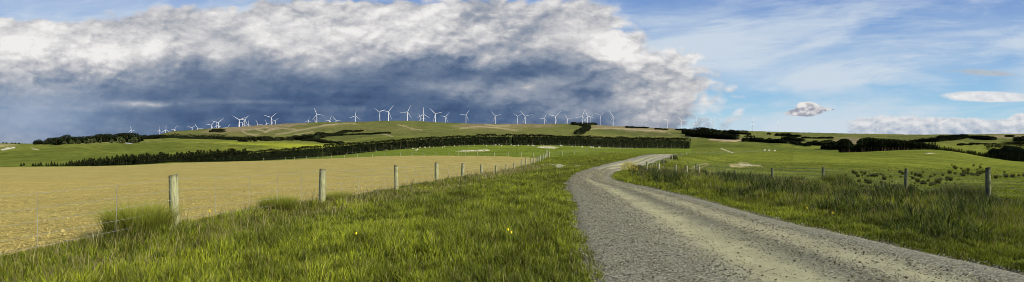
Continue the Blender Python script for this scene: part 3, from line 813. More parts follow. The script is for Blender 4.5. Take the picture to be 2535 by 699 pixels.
def grass_field(n, ylo, yhi, xlo_f, xhi_f, power, hfun, wk, name, col=None, hm=1.0, lean=.6):
    t_ = RNG.random(n); y = (ylo ** power + t_ * (yhi ** power - ylo ** power)) ** (1 / power)
    xl, xh = xlo_f(y), xhi_f(y); x = xl + RNG.random(n) * (xh - xl)
    # tufting: pull blades towards clump centres
    cs = .13 + y * .008
    gxn = np.round(x / cs + RNG.normal(0, .2, n)); gyn = np.round(y / cs + RNG.normal(0, .2, n))
    hx = _hash(gxn.astype(int), gyn.astype(int), 3); hy = _hash(gxn.astype(int), gyn.astype(int), 8); hs_ = _hash(gxn.astype(int), gyn.astype(int), 15)
    tx = (gxn + hx - .5) * cs; ty = (gyn + hy - .5) * cs
    pull = .4 * hs_; x = x * (1 - pull) + tx * pull; y = y * (1 - pull) + ty * pull
    h = hfun(x, y) * hm * (.55 + .75 * hs_) * RNG.uniform(.55, 1.2, n)
    ok = h > .02
    x, y, h, hs_ = x[ok], y[ok], h[ok], hs_[ok]; n = len(x)
    w = wk * (.0026 + y * .00055) * RNG.uniform(.6, 1.4, n)
    z = zfun(x, y)
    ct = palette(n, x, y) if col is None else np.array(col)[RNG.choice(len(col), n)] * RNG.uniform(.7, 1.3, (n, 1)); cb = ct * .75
    return blades(x, y, z, h, w, RNG.uniform(.1, lean, n), cb, ct, name)
def road_gap(x, y):
    a_, d_ = road_st(x, y)
    w_ = np.hypot(*(RB - RA)[0]) 
    inside = (a_ > 0) & (a_ < 1) & (d_ < 6)
    dist = np.where(a_ <= .5, -a_, a_ - 1) * 4.3 + fbm(x / .8, y / .8, 3, 88) * .5
    return np.where(d_ > 12, 9.0, np.where(inside, np.where(dist > -.05, .05, -1.0), np.maximum(dist, 0)))
def h_left(x, y):
    fd = x - fence_x(y); rgp = road_gap(x, y)
    h = .20 + fbm(x / 1.7, y / 1.7, 4, 51) * .32
    h = h * np.clip(rgp / .9 + .12, 0, 1)
    h = h * (1 + .25 * np.exp(-((fd - .3) / .5) ** 2)) * np.clip((fd + 1.35) / 1.0, .15, 1)
    # the worn lane beside the road edge, shorter
    h = h * np.where(y > 70, .6, 1)
    rgp = rgp + (RNG.random(len(x)) ** 4) * .5 * (rgp < 0) * 0
    return np.where((rgp < 0) | (fd < -1.25 + fbm(x, y / 1.5, 2, 3) * .8), 0, h)
def h_right(x, y):
    rgp = road_gap(x, y); fd = fence_rx(y) - x
    h = .13 + .20 * np.clip((rgp - 1.0) / 1.6, 0, 1) * np.clip(fd / 3 + .45, .3, 1) + fbm(x / 1.3, y / 1.3, 4, 61) * .34 * np.clip((rgp - .6) / 1.2, .2, 1)
    h = h * np.clip(rgp / .5 + .1, 0, 1) * np.clip((fd + 1.8) / 1.6, 0, 1)
    return np.where(rgp < 0, 0, np.maximum(h, 0))
def join(parts, name, m, label, cat):
    Vs, Fs, Cs, off = [], [[], []], [], 0
    for V, (Q, T), cl in parts:
        Vs.append(V); Cs.append(cl); Fs[0].append(Q + off); Fs[1].append(T + off); off += len(V)
    o = link(name, mesh_np(name, np.vstack(Vs), [np.vstack(Fs[0]), np.vstack(Fs[1])], [m], col=np.vstack(Cs)))
    return tag(o, label, cat, kind='stuff')
def rleft(y): return np.interp(y, RA[:, 1][np.maximum.accumulate(RA[:, 1]) == RA[:, 1]], RA[:, 0][np.maximum.accumulate(RA[:, 1]) == RA[:, 1]])
GN = 1.0
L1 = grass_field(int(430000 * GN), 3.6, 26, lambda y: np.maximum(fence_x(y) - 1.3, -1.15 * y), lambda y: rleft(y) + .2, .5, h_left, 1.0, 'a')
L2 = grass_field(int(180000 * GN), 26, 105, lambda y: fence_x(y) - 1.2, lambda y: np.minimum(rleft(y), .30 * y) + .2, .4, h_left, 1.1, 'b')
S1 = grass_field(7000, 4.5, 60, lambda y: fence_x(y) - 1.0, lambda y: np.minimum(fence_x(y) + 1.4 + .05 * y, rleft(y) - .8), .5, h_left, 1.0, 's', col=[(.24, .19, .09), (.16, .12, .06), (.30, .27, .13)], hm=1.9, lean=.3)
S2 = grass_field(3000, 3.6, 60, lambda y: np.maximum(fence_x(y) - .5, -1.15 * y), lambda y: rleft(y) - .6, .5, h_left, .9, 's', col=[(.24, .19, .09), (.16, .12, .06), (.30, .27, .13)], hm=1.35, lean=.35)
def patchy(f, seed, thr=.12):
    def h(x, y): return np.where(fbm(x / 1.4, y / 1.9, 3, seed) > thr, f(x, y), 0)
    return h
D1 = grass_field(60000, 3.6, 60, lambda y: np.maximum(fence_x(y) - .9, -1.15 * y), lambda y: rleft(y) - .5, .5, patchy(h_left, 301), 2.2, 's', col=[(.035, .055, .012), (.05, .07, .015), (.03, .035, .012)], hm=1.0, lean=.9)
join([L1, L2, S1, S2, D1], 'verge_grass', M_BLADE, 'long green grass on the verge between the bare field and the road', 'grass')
def rright(y):
    k_ = np.maximum.accumulate(RB[:, 1]) == RB[:, 1]
    return np.interp(y, RB[:, 1][k_], RB[:, 0][k_])
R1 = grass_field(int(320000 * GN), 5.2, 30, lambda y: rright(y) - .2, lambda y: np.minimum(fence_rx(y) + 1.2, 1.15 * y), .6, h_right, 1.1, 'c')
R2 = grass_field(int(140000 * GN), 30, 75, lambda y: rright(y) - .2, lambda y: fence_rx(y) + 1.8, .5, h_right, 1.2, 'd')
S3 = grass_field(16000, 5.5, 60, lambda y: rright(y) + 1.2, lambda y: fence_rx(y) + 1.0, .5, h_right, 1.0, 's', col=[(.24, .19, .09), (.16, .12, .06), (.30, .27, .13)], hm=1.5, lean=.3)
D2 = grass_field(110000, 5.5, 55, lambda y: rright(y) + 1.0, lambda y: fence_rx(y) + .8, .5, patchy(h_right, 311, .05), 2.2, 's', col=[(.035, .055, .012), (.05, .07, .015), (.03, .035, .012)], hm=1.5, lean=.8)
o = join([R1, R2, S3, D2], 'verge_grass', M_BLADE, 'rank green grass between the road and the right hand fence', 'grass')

# low pasture beyond the fences, short and sparse
def h_past(x, y):
    f_ = in_field(x, y) | (road_gap(x, y) < .2)
    q_ = fbm(x / 4, y / 4, 3, 71)
    return np.where(f_, 0, .05 + np.clip(q_, -.3, .5) * .12)
Pp1 = grass_field(90000, 12, 110, lambda y: fence_rx(y) + 1.2, lambda y: 1.05 * y, .5, h_past, 1.5, 'e')
Pp2 = grass_field(70000, 66, 240, lambda y: .01 * y - 20, lambda y: .55 * y, .5, h_past, 1.3, 'f')
join([Pp1, Pp2], 'pasture_grass', M_BLADE, 'short grazed grass of the paddocks behind the fences', 'grass')
ZN = ['at left end', 'far left of middle', 'left of middle', 'right of middle', 'far right of middle', 'at right end']
def zl(x, x0, x1): return ZN[min(5, max(0, int((x - x0) / (x1 - x0) * 6)))]

def ordn(n): return {1: 'first', 2: 'second', 3: 'third'}.get(n, '%dth' % n)

# ------------------------------------------------------------------ tussocks, rushes, shrubs (things)
def clump_mesh(name, r, h, n, cb, ct, w=.008, spread=.7):
    a = RNG.uniform(0, 6.28, n); rr = r * np.sqrt(RNG.random(n)) * .75
    x, y = np.cos(a) * rr, np.sin(a) * rr
    hh = h * RNG.uniform(.5, 1.1, n)
    c0 = np.array(cb) * RNG.uniform(.7, 1.3, (n, 1)); c1 = np.array(ct) * RNG.uniform(.7, 1.3, (n, 1))
    V, Fq, cl = blades(x, y, np.zeros(n), hh, w * RNG.uniform(.6, 1.4, n), RNG.uniform(.1, spread, n) * (.4 + rr / r), c0, c1, name, ldir=a)
    return mesh_np(name, V, Fq, [M_BLADE], col=cl)
def place(name, me, p, sc, label, cat, group=None, rz=None):
    o = link(name, me, loc=p); o.scale = sc if isinstance(sc, (tuple, list)) else (sc,) * 3
    o.rotation_euler = (0, 0, random.uniform(0, 6.28) if rz is None else rz)
    return tag(o, label, cat, group)
GT = clump_mesh('grass_tussock', .55, .62, 3400, (.035, .042, .009), (.26, .28, .035), .007, .75)
place('grass_tussock', GT, cast(345, 592) + Vector((0, 0, -.02)), (1.0, 1.0, 1.15), 'large bushy tussock of long grass left of the nearest fence post', 'tussock')
place('grass_tussock', GT, cast(690, 530) + Vector((0, 0, -.02)), .85, 'dark seeding grass tussock between the first and second posts of the left fence', 'tussock')
place('grass_tussock', GT, cast(838, 508) + Vector((0, 0, -.02)), .75, 'grass tussock at the foot of the second near post of the left fence', 'tussock')
RU = clump_mesh('rush_clump', .8, .85, 1400, (.035, .045, .012), (.085, .085, .03), .010, .6)
place('rush_clump', RU, cast(2388, 500) + Vector((0, 0, -.05)), (1.25, 1.0, .95), 'dark brown rush clump just left of the nearest right fence post', 'rush clump')
place('rush_clump', RU, cast(2225, 478), (.9, .9, .6), 'small dark rush clump left of the middle post of the right fence', 'rush clump')
SB = clump_mesh('scrub', .9, .9, 1500, (.04, .05, .012), (.14, .15, .03), .02, .9)
SB2 = clump_mesh('rushes', .26, .46, 200, (.045, .052, .013), (.105, .110, .028), .03, .8)
place('roadside_shrub', SB, cast(2070, 468) + Vector((0, 0, -.1)), (.8, .8, 1.15), 'rounded green and brown scrubby bush beside a post of the right fence', 'shrub')
rr_ = random.Random(3)
cl_pts = []
for i in range(150):
    cx_ = rr_.choice([(2118, 437), (2165, 437), (2195, 447), (2270, 440), (2290, 452), (2320, 441), (2345, 437), (2395, 425), (2420, 432), (2465, 438), (2500, 436), (2380, 412), (2430, 420), (2150, 452), (2240, 430), (2350, 450)])
    px, py = cx_[0] + rr_.gauss(0, 24), cx_[1] + rr_.gauss(0, 7)
    if py < 408: continue
    cl_pts.append((px, py))
for (px, py) in cl_pts:
    p = cast(px, py, 26)
    if p.y < fence_rx(p.y) * 0 + 26 or p.x < fence_rx(p.y) + 1.5: continue
    sc_ = rr_.uniform(.3, 1.0) ** 1.3 * (p.y / 60) ** .4
    place('rushes', SB2, p + Vector((0, 0, -.04)), (sc_ * .85, sc_ * .85, sc_ * 1.45), 'dark rush tuft %s of the right paddock slope, %s patch' % (zl(px, 2090, 2520), 'upper' if py < 437 else 'lower'), 'rush tuft', '%s rush tufts %s of the right paddock' % ('upper' if py < 437 else 'lower', zl(px, 2090, 2520)))

# gorse / yellow bush by the inner bend
def bushy(name, w, h, n, cols, leaf, m, flat=False):
    d = RNG.normal(0, 1, (n, 3)); d /= np.linalg.norm(d, axis=1)[:, None]; d[:, 2] = np.abs(d[:, 2])
    rad = (RNG.random(n) ** .4)
    lump = .75 + .5 * vnoise(d[:, 0] * 2.5 + 5, d[:, 1] * 2.5 + d[:, 2] * 3 + 9, 5)
    P_ = d * (rad * lump)[:, None] * np.array([w / 2, w / 2, h])
    a = RNG.normal(0, 1, (n, 3)); a /= np.linalg.norm(a, axis=1)[:, None]; b_ = np.cross(a, RNG.normal(0, 1, (n, 3))); b_ /= np.linalg.norm(b_, axis=1)[:, None]
    s = leaf * RNG.uniform(.6, 1.4, (n, 1))
    V = np.stack([P_ - a * s, P_ + b_ * s * .6, P_ + a * s], 1).reshape(-1, 3)
    Fc = np.arange(3 * n).reshape(-1, 3)
    cc_ = np.array(cols)[RNG.choice(len(cols), n)] * RNG.uniform(.7, 1.3, (n, 1))
    return mesh_np(name, V, Fc, [m], col=np.repeat(cc_, 3, 0))
GO = bushy('gorse_bush', 1.4, .8, 1800, [(.06, .09, .02), (.55, .45, .04), (.45, .38, .05)], .035, M_GORSE)
place('gorse_bush', GO, cast(1556, 424.5), 1.2, 'low gorse bush in yellow flower by a fence post at the inside of the bend', 'gorse bush')
DK = bushy('dark_bush', 1.3, .8, 1500, [(.03, .04, .012), (.05, .055, .02)], .05, M_GORSE)
place('dark_bush', DK, cast(1577, 429), 1.1, 'dark low bush right behind the yellow gorse', 'shrub')
place('dark_bush', DK, cast(1668, 395, 60), 1.2, 'dark bush at a fence post beside the crest of the road', 'shrub')
place('dark_bush', DK, cast(1643, 407, 50), .9, 'dark bush halfway along the fence climbing to the road crest', 'shrub')
# dandelions
def flower_mesh():
    V, Q, T = [], [], []
    ring = 9
    def disc(r, z, up):
        b_ = len(V); V.append((0, 0, z + up))
        for i in range(ring): V.append((math.cos(i * 6.283 / ring) * r, math.sin(i * 6.283 / ring) * r, z))
        for i in range(ring): T.append((b_, b_ + 1 + i, b_ + 1 + (i + 1) % ring))
    disc(.030, .0, .012); disc(.020, .006, .012)
    return mesh_np('flower_head', V, np.array(T), [M_YEL])
FM = flower_mesh()
sv_, sf_ = [], []
for k2 in range(2):
    for i in range(5): sv_.append((math.cos(i * 1.2566) * .004, math.sin(i * 1.2566) * .004, -.34 * k2))
for i in range(5): sf_.append((i, (i + 1) % 5, 5 + (i + 1) % 5, 5 + i))
SM = mesh_np('stem', sv_, np.array(sf_), [simple('stalk_green', (.10, .14, .03))])
for j, (px, py, lb) in enumerate([(882, 640, 'single orange yellow dandelion in the verge grass below the left fence'), (1258, 628, 'upper of two yellow dandelions near the road edge of the left verge'), (1266, 637, 'lower of two yellow dandelions near the road edge of the left verge'),
                                  (519, 569, 'small yellow dandelion in the grass right of the nearest fence post'), (1998, 535, 'tiny yellow flower in the short grass along the right edge of the road'), (2062, 549, 'yellow flower in the roadside grass right of another tiny one')]):
    p = cast(px, py) + Vector((0, 0, .36 if j < 4 else .2))
    r_ = empty('dandelion', p); r_.scale = (.45, .45, 1); tag(r_, lb, 'flower', 'dandelions in the verges')
    h_ = link('flower_head', FM, r_); h_.rotation_euler = (R(35), 0, R(10)); link('stem', SM, r_)

# ------------------------------------------------------------------ fences
def post_mesh(seed, r=.078, h=1.5, n=14):
    rg = random.Random(seed); V, Fq = [], []
    lv = [-.45, .0, .25, .5, .75, .95, 1.045, 1.06]
    ph = [rg.uniform(.93, 1.07) for _ in range(n)]
    bx, by = rg.uniform(-.012, .012), rg.uniform(-.012, .012)
    for i, z in enumerate(lv):
        f = 1.04 - .06 * (z / 1.06) - (.10 if i == len(lv) - 1 else 0)
        for j in range(n):
            a = j * 2 * math.pi / n; q_ = r * f * ph[j] * rg.uniform(.985, 1.015)
            V.append((math.cos(a) * q_ + bx * z * z, math.sin(a) * q_ + by * z * z, z + (math.cos(a + seed) * .012 if z > 1.0 else 0)))
    for i in range(len(lv) - 1):
        for j in range(n): Fq.append((i * n + j, i * n + (j + 1) % n, (i + 1) * n + (j + 1) % n, (i + 1) * n + j))
    V.append((bx, by, 1.062)); c_ = len(V) - 1; T = [((len(lv) - 1) * n + j, (len(lv) - 1) * n + (j + 1) % n, c_) for j in range(n)]
    return mesh_np('post', V, [np.array(Fq), np.array(T)], [M_POST])
POSTS = [post_mesh(i) for i in range(4)]
POST_SHADED = [post_mesh(10 + i, .082) for i in range(2)]
for m_ in POST_SHADED: m_.materials[0] = M_POST_SHADED
def tube(points, r, n=4):
    V, Fq = [], []
    for i, p in enumerate(points):
        for j in range(n):
            a = j * 2 * math.pi / n + .785
            V.append((p[0] + math.cos(a) * r[i] * 1.0, p[1] + math.cos(a) * r[i] * .3, p[2] + math.sin(a) * r[i]))
    for i in range(len(points) - 1):
        for j in range(n): Fq.append((i * n + j, i * n + (j + 1) % n, (i + 1) * n + (j + 1) % n, (i + 1) * n + j))
    return V, Fq
def fence(name, pts, label, cat='fence', heights=(1.0, .80, .62, .44, .28), droppers=0, sizes=None, wire_r=.0035, group=None, radius=1.0, wires=True, tilt=.02, wscale=.00030, tops=None, meshes=None):
    root = empty(name, pts[0]); tag(root, label, cat, group); o0 = Vector(pts[0])
    for i, p in enumerate(pts):
        cs_ = max(.6, math.cos(math.atan2(abs(p[0]), max(p[1], .5))))
        o = link('post', (meshes or POSTS)[(i * 7 + 1) % len(meshes or POSTS)], root, Vector(p) - o0)
        s = sizes[i] if sizes else 1.0
        hs_ = random.uniform(.94, 1.04)
        o.scale = (radius * s * cs_, radius * s * cs_, hs_)
        if tops and tops[i]: o.scale[2] = (EYE - (tops[i] - HY) / F * p[1] - p[2]) / 1.06
        o.rotation_euler = (random.gauss(0, tilt), random.gauss(0, tilt), random.uniform(0, 6.28))
    if not wires: return root
    for hgt in heights:
        P_ = []
        for a_, b_ in zip(pts[:-1], pts[1:]):
            for t in np.linspace(0, 1, 6)[:-1]:
                q_ = Vector(a_).lerp(Vector(b_), t); sag = -.035 * 4 * t * (1 - t)
                P_.append((q_.x - o0.x, q_.y - o0.y, q_.z - o0.z + hgt + sag))
        q_ = Vector(pts[-1]); P_.append((q_.x - o0.x, q_.y - o0.y, q_.z - o0.z + hgt))
        rr2 = [wire_r + wscale * .4 * max(0, (p[1] + o0.y) - 8) for p in P_]
        V, Fq = tube(P_, rr2); link('wire', mesh_np('wire', V, np.array(Fq), [M_WIRE]), root)
    if droppers:
        for a_, b_ in zip(pts[:-1], pts[1:]):
            for kx in range(1, droppers + 1):
                q_ = Vector(a_).lerp(Vector(b_), kx / (droppers + 1)) - o0
                if (q_.y + o0.y) > 32: continue
                t = kx / (droppers + 1); sg = -.035 * 4 * t * (1 - t)
                V, Fq = tube([(q_.x, q_.y, q_.z + heights[-1] + sg), (q_.x + .01, q_.y, q_.z + heights[0] + sg)], [.004, .004])
                link('dropper', mesh_np('dropper', [(v[0], v[1], v[2]) for v in V], np.array(Fq), [M_WIRE]), root)
    return root
# left fence: posts where the photograph has them
LY = [3.4] + LPY
lp = [Vector((fence_x(y), y, zs(fence_x(y), y))) for y in LY]
lp = [Vector((fence_x(-2), -2, 0))] + lp
fence('wire_fence', lp, 'post and wire fence with weathered round posts along the bare tilled field', droppers=4, sizes=[1, 1, 1.15, 1.2, .95, 1.28, 1.25] + [1.2] * 13, tops=[None, None, 433, 419, 410, 403, 404, 408, 410, 407, 405] + [None] * 8, wire_r=.0029, tilt=.02)
# corner strainer and gate
cp = Vector((7.25, 104, zs(7.25, 104)))
fl = [(650, 232), (704, 205), (727, 196), (756, 190), (785, 180), (818, 172), (850, 166), (883, 160), (920, 156), (951, 152), (990, 149), (1018, 146), (1048, 144), (1078, 142), (1110, 139), (1133, 136), (1152, 132), (1182, 128), (1223, 121), (1257, 115), (1291, 110), (1320, 107)]
fp = [at(*q_) + Vector((0, .8, 0)) for q_ in fl] + [Vector(cp)]
fence('wire_fence', fp, 'line of pale posts along the far edge of the tilled field', heights=(1.0, .7, .4), wire_r=.006, wscale=.0001, radius=1.25)
gr_ = [(1392, 112), (1422, 121), (1452, 133), (1475, 146), (1500, 165), (1535, 190), (1565, 215)]
fence('wire_fence', [Vector(cp) + Vector((.3, 0, 0))] + [at(*q_) for q_ in gr_], 'wire fence running right from the field corner across the green paddock', heights=(1.0, .6), wire_r=.006, wscale=.0001, radius=1.2)
st = empty('strainer_post', cp); tag(st, 'stout twin strainer posts at the far corner of the tilled field', 'fence post')
for dx_, s_ in ((-.25, 1.5), (.3, 1.25)):
    o = link('post', POSTS[0], st, (dx_, 0, -.02)); o.scale = (s_ * 1.5, s_ * 1.5, 1.2 * s_ / 1.25)
V, Fq = tube([(-.25, 0, .9), (.3, 0, .9)], [.05, .05]); link('rail', mesh_np('rail', V, np.array(Fq), [M_POST]), st)
# right fence
RY = [10.5, 17.5, 21.9, 29.3, 36.9, 46, 54, 61]
rp = [Vector((fence_rx(y), y, zs(fence_rx(y), y))) for y in RY]
px_t = [None, 2447, 2242, 2037, 1912, 1818, 1760, None]
for i, t in enumerate(px_t):
    if t: x = (t - CX) / F * rp[i].y; rp[i] = Vector((x, rp[i].y, zs(x, rp[i].y)))
fence('wire_fence', rp, 'post and wire fence with shade-darkened posts behind the rank grass on the right', heights=(1.02, .84, .62, .42, .25), droppers=0, sizes=[1, 1.15, .95, 1.15, 1.1, 1.1, 1.1, 1], wire_r=.004, meshes=POST_SHADED, tops=[None, 415, 418, 414, 417, 423, 428, None])
# inner fence: from the bend beside the road up to the crest and on over the paddock
il = [(1556, 421.5, 40), (1575, 423, 40), (1588, 422, 40), (1601, 419.5, 40), (1613.5, 416.5, 40), (1624, 413.5, 40), (1632.5, 412, 40), (1643, 408, 45), (1655.5, 402, 50), (1664, 396.5, 60), (1671, 392, 70), (1685.5, 388.5, 70), (1699, 385, 80)]
ip = [cast(a_, b_, c_) for a_, b_, c_ in il]
il2 = [(1712, 150), (1726, 156), (1737, 160), (1748, 163), (1757, 165), (1766, 168), (1775, 170), (1784, 172), (1792, 174), (1800, 176), (1809, 178), (1818, 181), (1827, 184), (1836, 187), (1845, 190), (1854, 193), (1863, 197), (1872, 201), (1881, 206), (1890, 212)]
itop = [410.5, 411, 411, 406.5, 405, 403.5, 400, 394, 391, 384, 380.5, 378, 376] + [None] * 20
ip += [at(*q_) for q_ in il2]
fence('wire_fence', ip, 'fence climbing from the yellow gorse to the road crest and on across the paddock', heights=(.6, .4), wire_r=.005, wscale=.00005, radius=.95, tops=itop)
# low fence continuing left of the right hand fence
ll = [(1600, 430), (1630, 433), (1672, 434), (1700, 436), (1731, 437)]
fence('wire_fence', [cast(a_, b_ + 4, 30) for a_, b_ in ll], 'low half buried posts in the grass between the bend and the right fence', heights=(.8,), wire_r=.006, wscale=.0002, radius=1.1)
# posts at the foot of the shelterbelt
sbp = [(x_, 326 + (x_ - 800) * .02) for x_ in range(860, 1700, 24)]
fence('wire_fence', [at(a_ + random.uniform(-3, 3), b_ - 4) for a_, b_ in sbp], 'far fence of short pale posts at the foot of the shelterbelt', heights=(1.0,), wire_r=.008, wscale=.00005, radius=1.3)

# ------------------------------------------------------------------ trees
def conifer(seed, crown0=.12, wid=.34, n=520, kind='spire', leaf=.075, pal=((.014, .020, .008), (.024, .033, .012), (.008, .012, .005))):
    """unit height conifer: separate trunk and crown meshes"""
    rg = np.random.default_rng(seed)
    V, Fq = [], []
    lv = [-.05, .0, .3, .6, .92]; rad = [.022, .020, .016, .010, .003]; nn = 6
    for z, r in zip(lv, rad):
        for j in range(nn): V.append((math.cos(j * 1.0472) * r + math.sin(z * 5 + seed) * .008, math.sin(j * 1.0472) * r, z))
    for i in range(len(lv) - 1):
        for j in range(nn): Fq.append((i * nn + j, i * nn + (j + 1) % nn, (i + 1) * nn + (j + 1) % nn, (i + 1) * nn + j))
    # limbs
    for i in range(14):
        z = rg.uniform(.25, .85); a = rg.uniform(0, 6.28); L = wid * .45 * (1 - z) + .05
        b_ = len(V); d = np.array([math.cos(a), math.sin(a)])
        for (rr3, zz, w_) in ((0, z, .006), (L, z + L * .35, .002)):
            for j in range(3):
                V.append((d[0] * rr3 + math.cos(j * 2.09) * w_, d[1] * rr3 + math.sin(j * 2.09) * w_, zz + math.sin(j * 2.09) * w_))
        for j in range(3): Fq.append((b_ + j, b_ + (j + 1) % 3, b_ + 3 + (j + 1) % 3, b_ + 3 + j))
    trunk = mesh_np('trunk', V, np.array(Fq), [M_BARK])
    # crown: leaf sprays in whorls
    t = rg.random(n)
    z = crown0 + (1 - crown0) * t ** 1.15
    if kind == 'spire': prof_ = (1 - (z - crown0) / (1 - crown0)) ** .8 * wid / 2 + .015
    else: prof_ = np.sqrt(np.clip(1 - ((z - (crown0 + .48 * (1 - crown0))) / (.56 * (1 - crown0))) ** 2, .03, 1)) * wid / 2
    a = rg.uniform(0, 6.283, n)
    lump = .65 + .7 * vnoise(a / 6.283 * 5 + seed * 3.1, z * 9 + seed, seed)
    r = prof_ * lump * rg.random(n) ** .35
    P_ = np.stack([np.cos(a) * r, np.sin(a) * r, z - r * .15], 1)
    out = np.stack([np.cos(a), np.sin(a), rg.uniform(-.5, .6, n)], 1); out /= np.linalg.norm(out, axis=1)[:, None]
    sd_ = np.cross(out, rg.normal(0, 1, (n, 3))); sd_ /= np.linalg.norm(sd_, axis=1)[:, None]
    s = leaf * rg.uniform(.5, 1.3, (n, 1)) * (.5 + .9 * (1 - z))[:, None]
    V = np.stack([P_ - sd_ * s * .55 - out * s * .4, P_ + sd_ * s * .55 - out * s * .4, P_ + out * s * .9], 1).reshape(-1, 3)
    cc_ = np.array(pal)[rg.choice(len(pal), n)] * rg.uniform(.7, 1.4, (n, 1))
    crown = mesh_np('crown', V, np.arange(3 * n).reshape(-1, 3), [M_LEAF], col=np.repeat(cc_, 3, 0))
    return trunk, crown
SP = [conifer(i, .04, .42, 620) for i in range(4)]                        # ragged young pines, foliage to the ground
WD = [conifer(10 + i, .10, .75, 760, 'round', .10) for i in range(4)]      # mature crowded trees
PN = [conifer(20 + i, .42, .42, 560, 'round', .075, ((.012, .017, .007), (.020, .028, .010))) for i in range(4)]   # plantation pines with bare trunks
LT = [conifer(30 + i, .06, .8, 620, 'round', .10, ((.06, .075, .025), (.10, .11, .045), (.035, .045, .015))) for i in range(2)]
def tree(kinds, i, p, h, wmul, name, label, cat, group):
    r_ = empty(name, p, random.uniform(0, 6.28)); tag(r_, label, cat, group)
    tk, cr_ = kinds[i % len(kinds)]
    a_ = link('trunk', tk, r_); b_ = link('crown', cr_, r_)
    a_.scale = b_.scale = (h * wmul, h * wmul, h)
    r_.rotation_euler[0] = random.gauss(0, .015)
    return r_
def interp(pts, x): return float(np.interp(x, [p[0] for p in pts], [p[1] for p in pts]))
# ragged row of young pines behind the bare field
topB = [(60, 405), (100, 404), (150, 401), (175, 398), (205, 394), (240, 392), (300, 385), (350, 381), (400, 378), (450, 378), (500, 373), (560, 370), (606, 370)]
x_ = 52; i = 0
while x_ < 608:
    if not (62 < x_ < 82) and not (100 < x_ < 112 and i % 2):
        d_ = 360 + random.uniform(-7, 7); p = at(x_, d_)
        ty = interp(topB, x_) + random.uniform(-3, 3.5)
        h = max(2.2, EYE - (ty - HY) / F * d_ - p.z)
        tree(SP, i, p, h, random.uniform(1.1, 1.7), 'pine_tree', 'young dark pine %s of the ragged row behind the bare field' % zl(x_, 52, 608), 'tree', 'young pines %s of the ragged row' % zl(x_, 52, 608))
    x_ += random.uniform(4.5, 8.5); i += 1
# old wood on the left skyline
topC = [(86, 349), (95, 345), (106, 349), (125, 341), (150, 340), (160, 338), (166, 331), (172, 338), (200, 338), (230, 336), (237, 340), (238, 333), (262, 331), (285, 333), (300, 329), (325, 328), (336, 330), (348, 334), (352, 345)]
x_ = 88; i = 0
while x_ < 351:
    d_ = 955 + random.uniform(-14, 30); p = at(x_, d_); ty = interp(topC, x_) + random.uniform(-.8, 1.8)
    h = max(5, EYE - (ty - HY) / F * d_ - p.z)
    tree(WD, i, p, h, random.uniform(.95, 1.3), 'conifer', 'black green conifer %s of the left skyline wood' % zl(x_, 88, 351), 'tree', 'conifers %s of the left skyline wood' % zl(x_, 88, 351))
    x_ += random.uniform(3.2, 6.0); i += 1
for x_, ty in ((178, 347), (194, 346), (222, 344), (232, 343), (249, 346), (277, 345), (297, 339), (303, 342), (333, 340), (160, 349), (212, 348), (322, 345)):
    d_ = 925; p = at(x_, d_); h = EYE - (ty - HY) / F * d_ - p.z
    tree(LT, int(x_), p, max(4, h), 1.0, 'broadleaf_tree', 'lighter olive tree before the left skyline wood, %s' % zl(x_, 150, 345), 'tree', 'lighter trees %s fronting the left wood' % zl(x_, 150, 345))
for x_, ty in ((8, 354), (16, 354.5), (30, 356), (38, 356), (47, 357.5)):
    p = at(x_, 990); tree(WD, int(x_), p, max(2.5, EYE - (ty - HY) / F * 990 - p.z), 1.5, 'conifer', 'tiny dark tree on the far left skyline at the picture edge', 'tree', 'tiny trees on the far left skyline')
# plantation with bare trunks on the right
topP = [(2085, 346), (2092, 342), (2103, 346), (2108, 358), (2126, 360), (2130, 344), (2145, 340), (2170, 343), (2190, 344), (2220, 345), (2240, 348), (2260, 350), (2285, 352), (2298, 358)]
x_ = 2084; i = 0
while x_ < 2299:
    d_ = 402 + random.uniform(-4, 12); p = at(x_, d_); ty = interp(topP, x_) + random.uniform(-1.2, 2)
    h = max(4, EYE - (ty - HY) / F * d_ - p.z)
    tree(PN, i, p, h, random.uniform(.9, 1.2), 'pine_tree', 'tall bare trunked pine %s of the plantation behind the right paddock' % zl(x_, 2084, 2299), 'tree', 'pines %s of the right plantation' % zl(x_, 2084, 2299))
    x_ += random.uniform(2.6, 4.2); i += 1
# second line darkens the plantation
x_ = 2086
while x_ < 2300:
    d_ = 424 + random.uniform(-6, 8); p = at(x_, d_); ty = interp(topP, x_) + random.uniform(0, 4)
    h = max(4, EYE - (ty - HY) / F * d_ - p.z)
    tree(WD, i, p, h, random.uniform(.7, .9), 'pine_tree', 'dense dark pine in the back row %s of the right plantation' % zl(x_, 2084, 2299), 'tree', 'back row pines %s of the right plantation' % zl(x_, 2084, 2299))
    x_ += random.uniform(4.5, 7); i += 1
# row running down to the right
topO = [(2300, 354), (2315, 353), (2322, 360), (2360, 366), (2400, 372), (2440, 377), (2468, 380)]; basO = [(2300, 369), (2360, 373), (2400, 381), (2440, 388), (2468, 391)]
x_ = 2300
while x_ < 2468:
    d_ = 330 + random.uniform(-5, 5); p = at(x_, d_); ty = interp(topO, x_) + random.uniform(-1.5, 2)
    z_b = EYE - (interp(basO, x_) + 3 - HY) / F * d_
    h = max(2.2, EYE - (ty - HY) / F * d_ - p.z)
    tree(SP, i, p, h, random.uniform(.9, 1.3), 'pine_tree', 'small dark pine %s of the row descending behind the paddock crest' % zl(x_, 2300, 2468), 'tree', 'pines %s of the descending row' % zl(x_, 2300, 2468))
    x_ += random.uniform(4.0, 6.5); i += 1

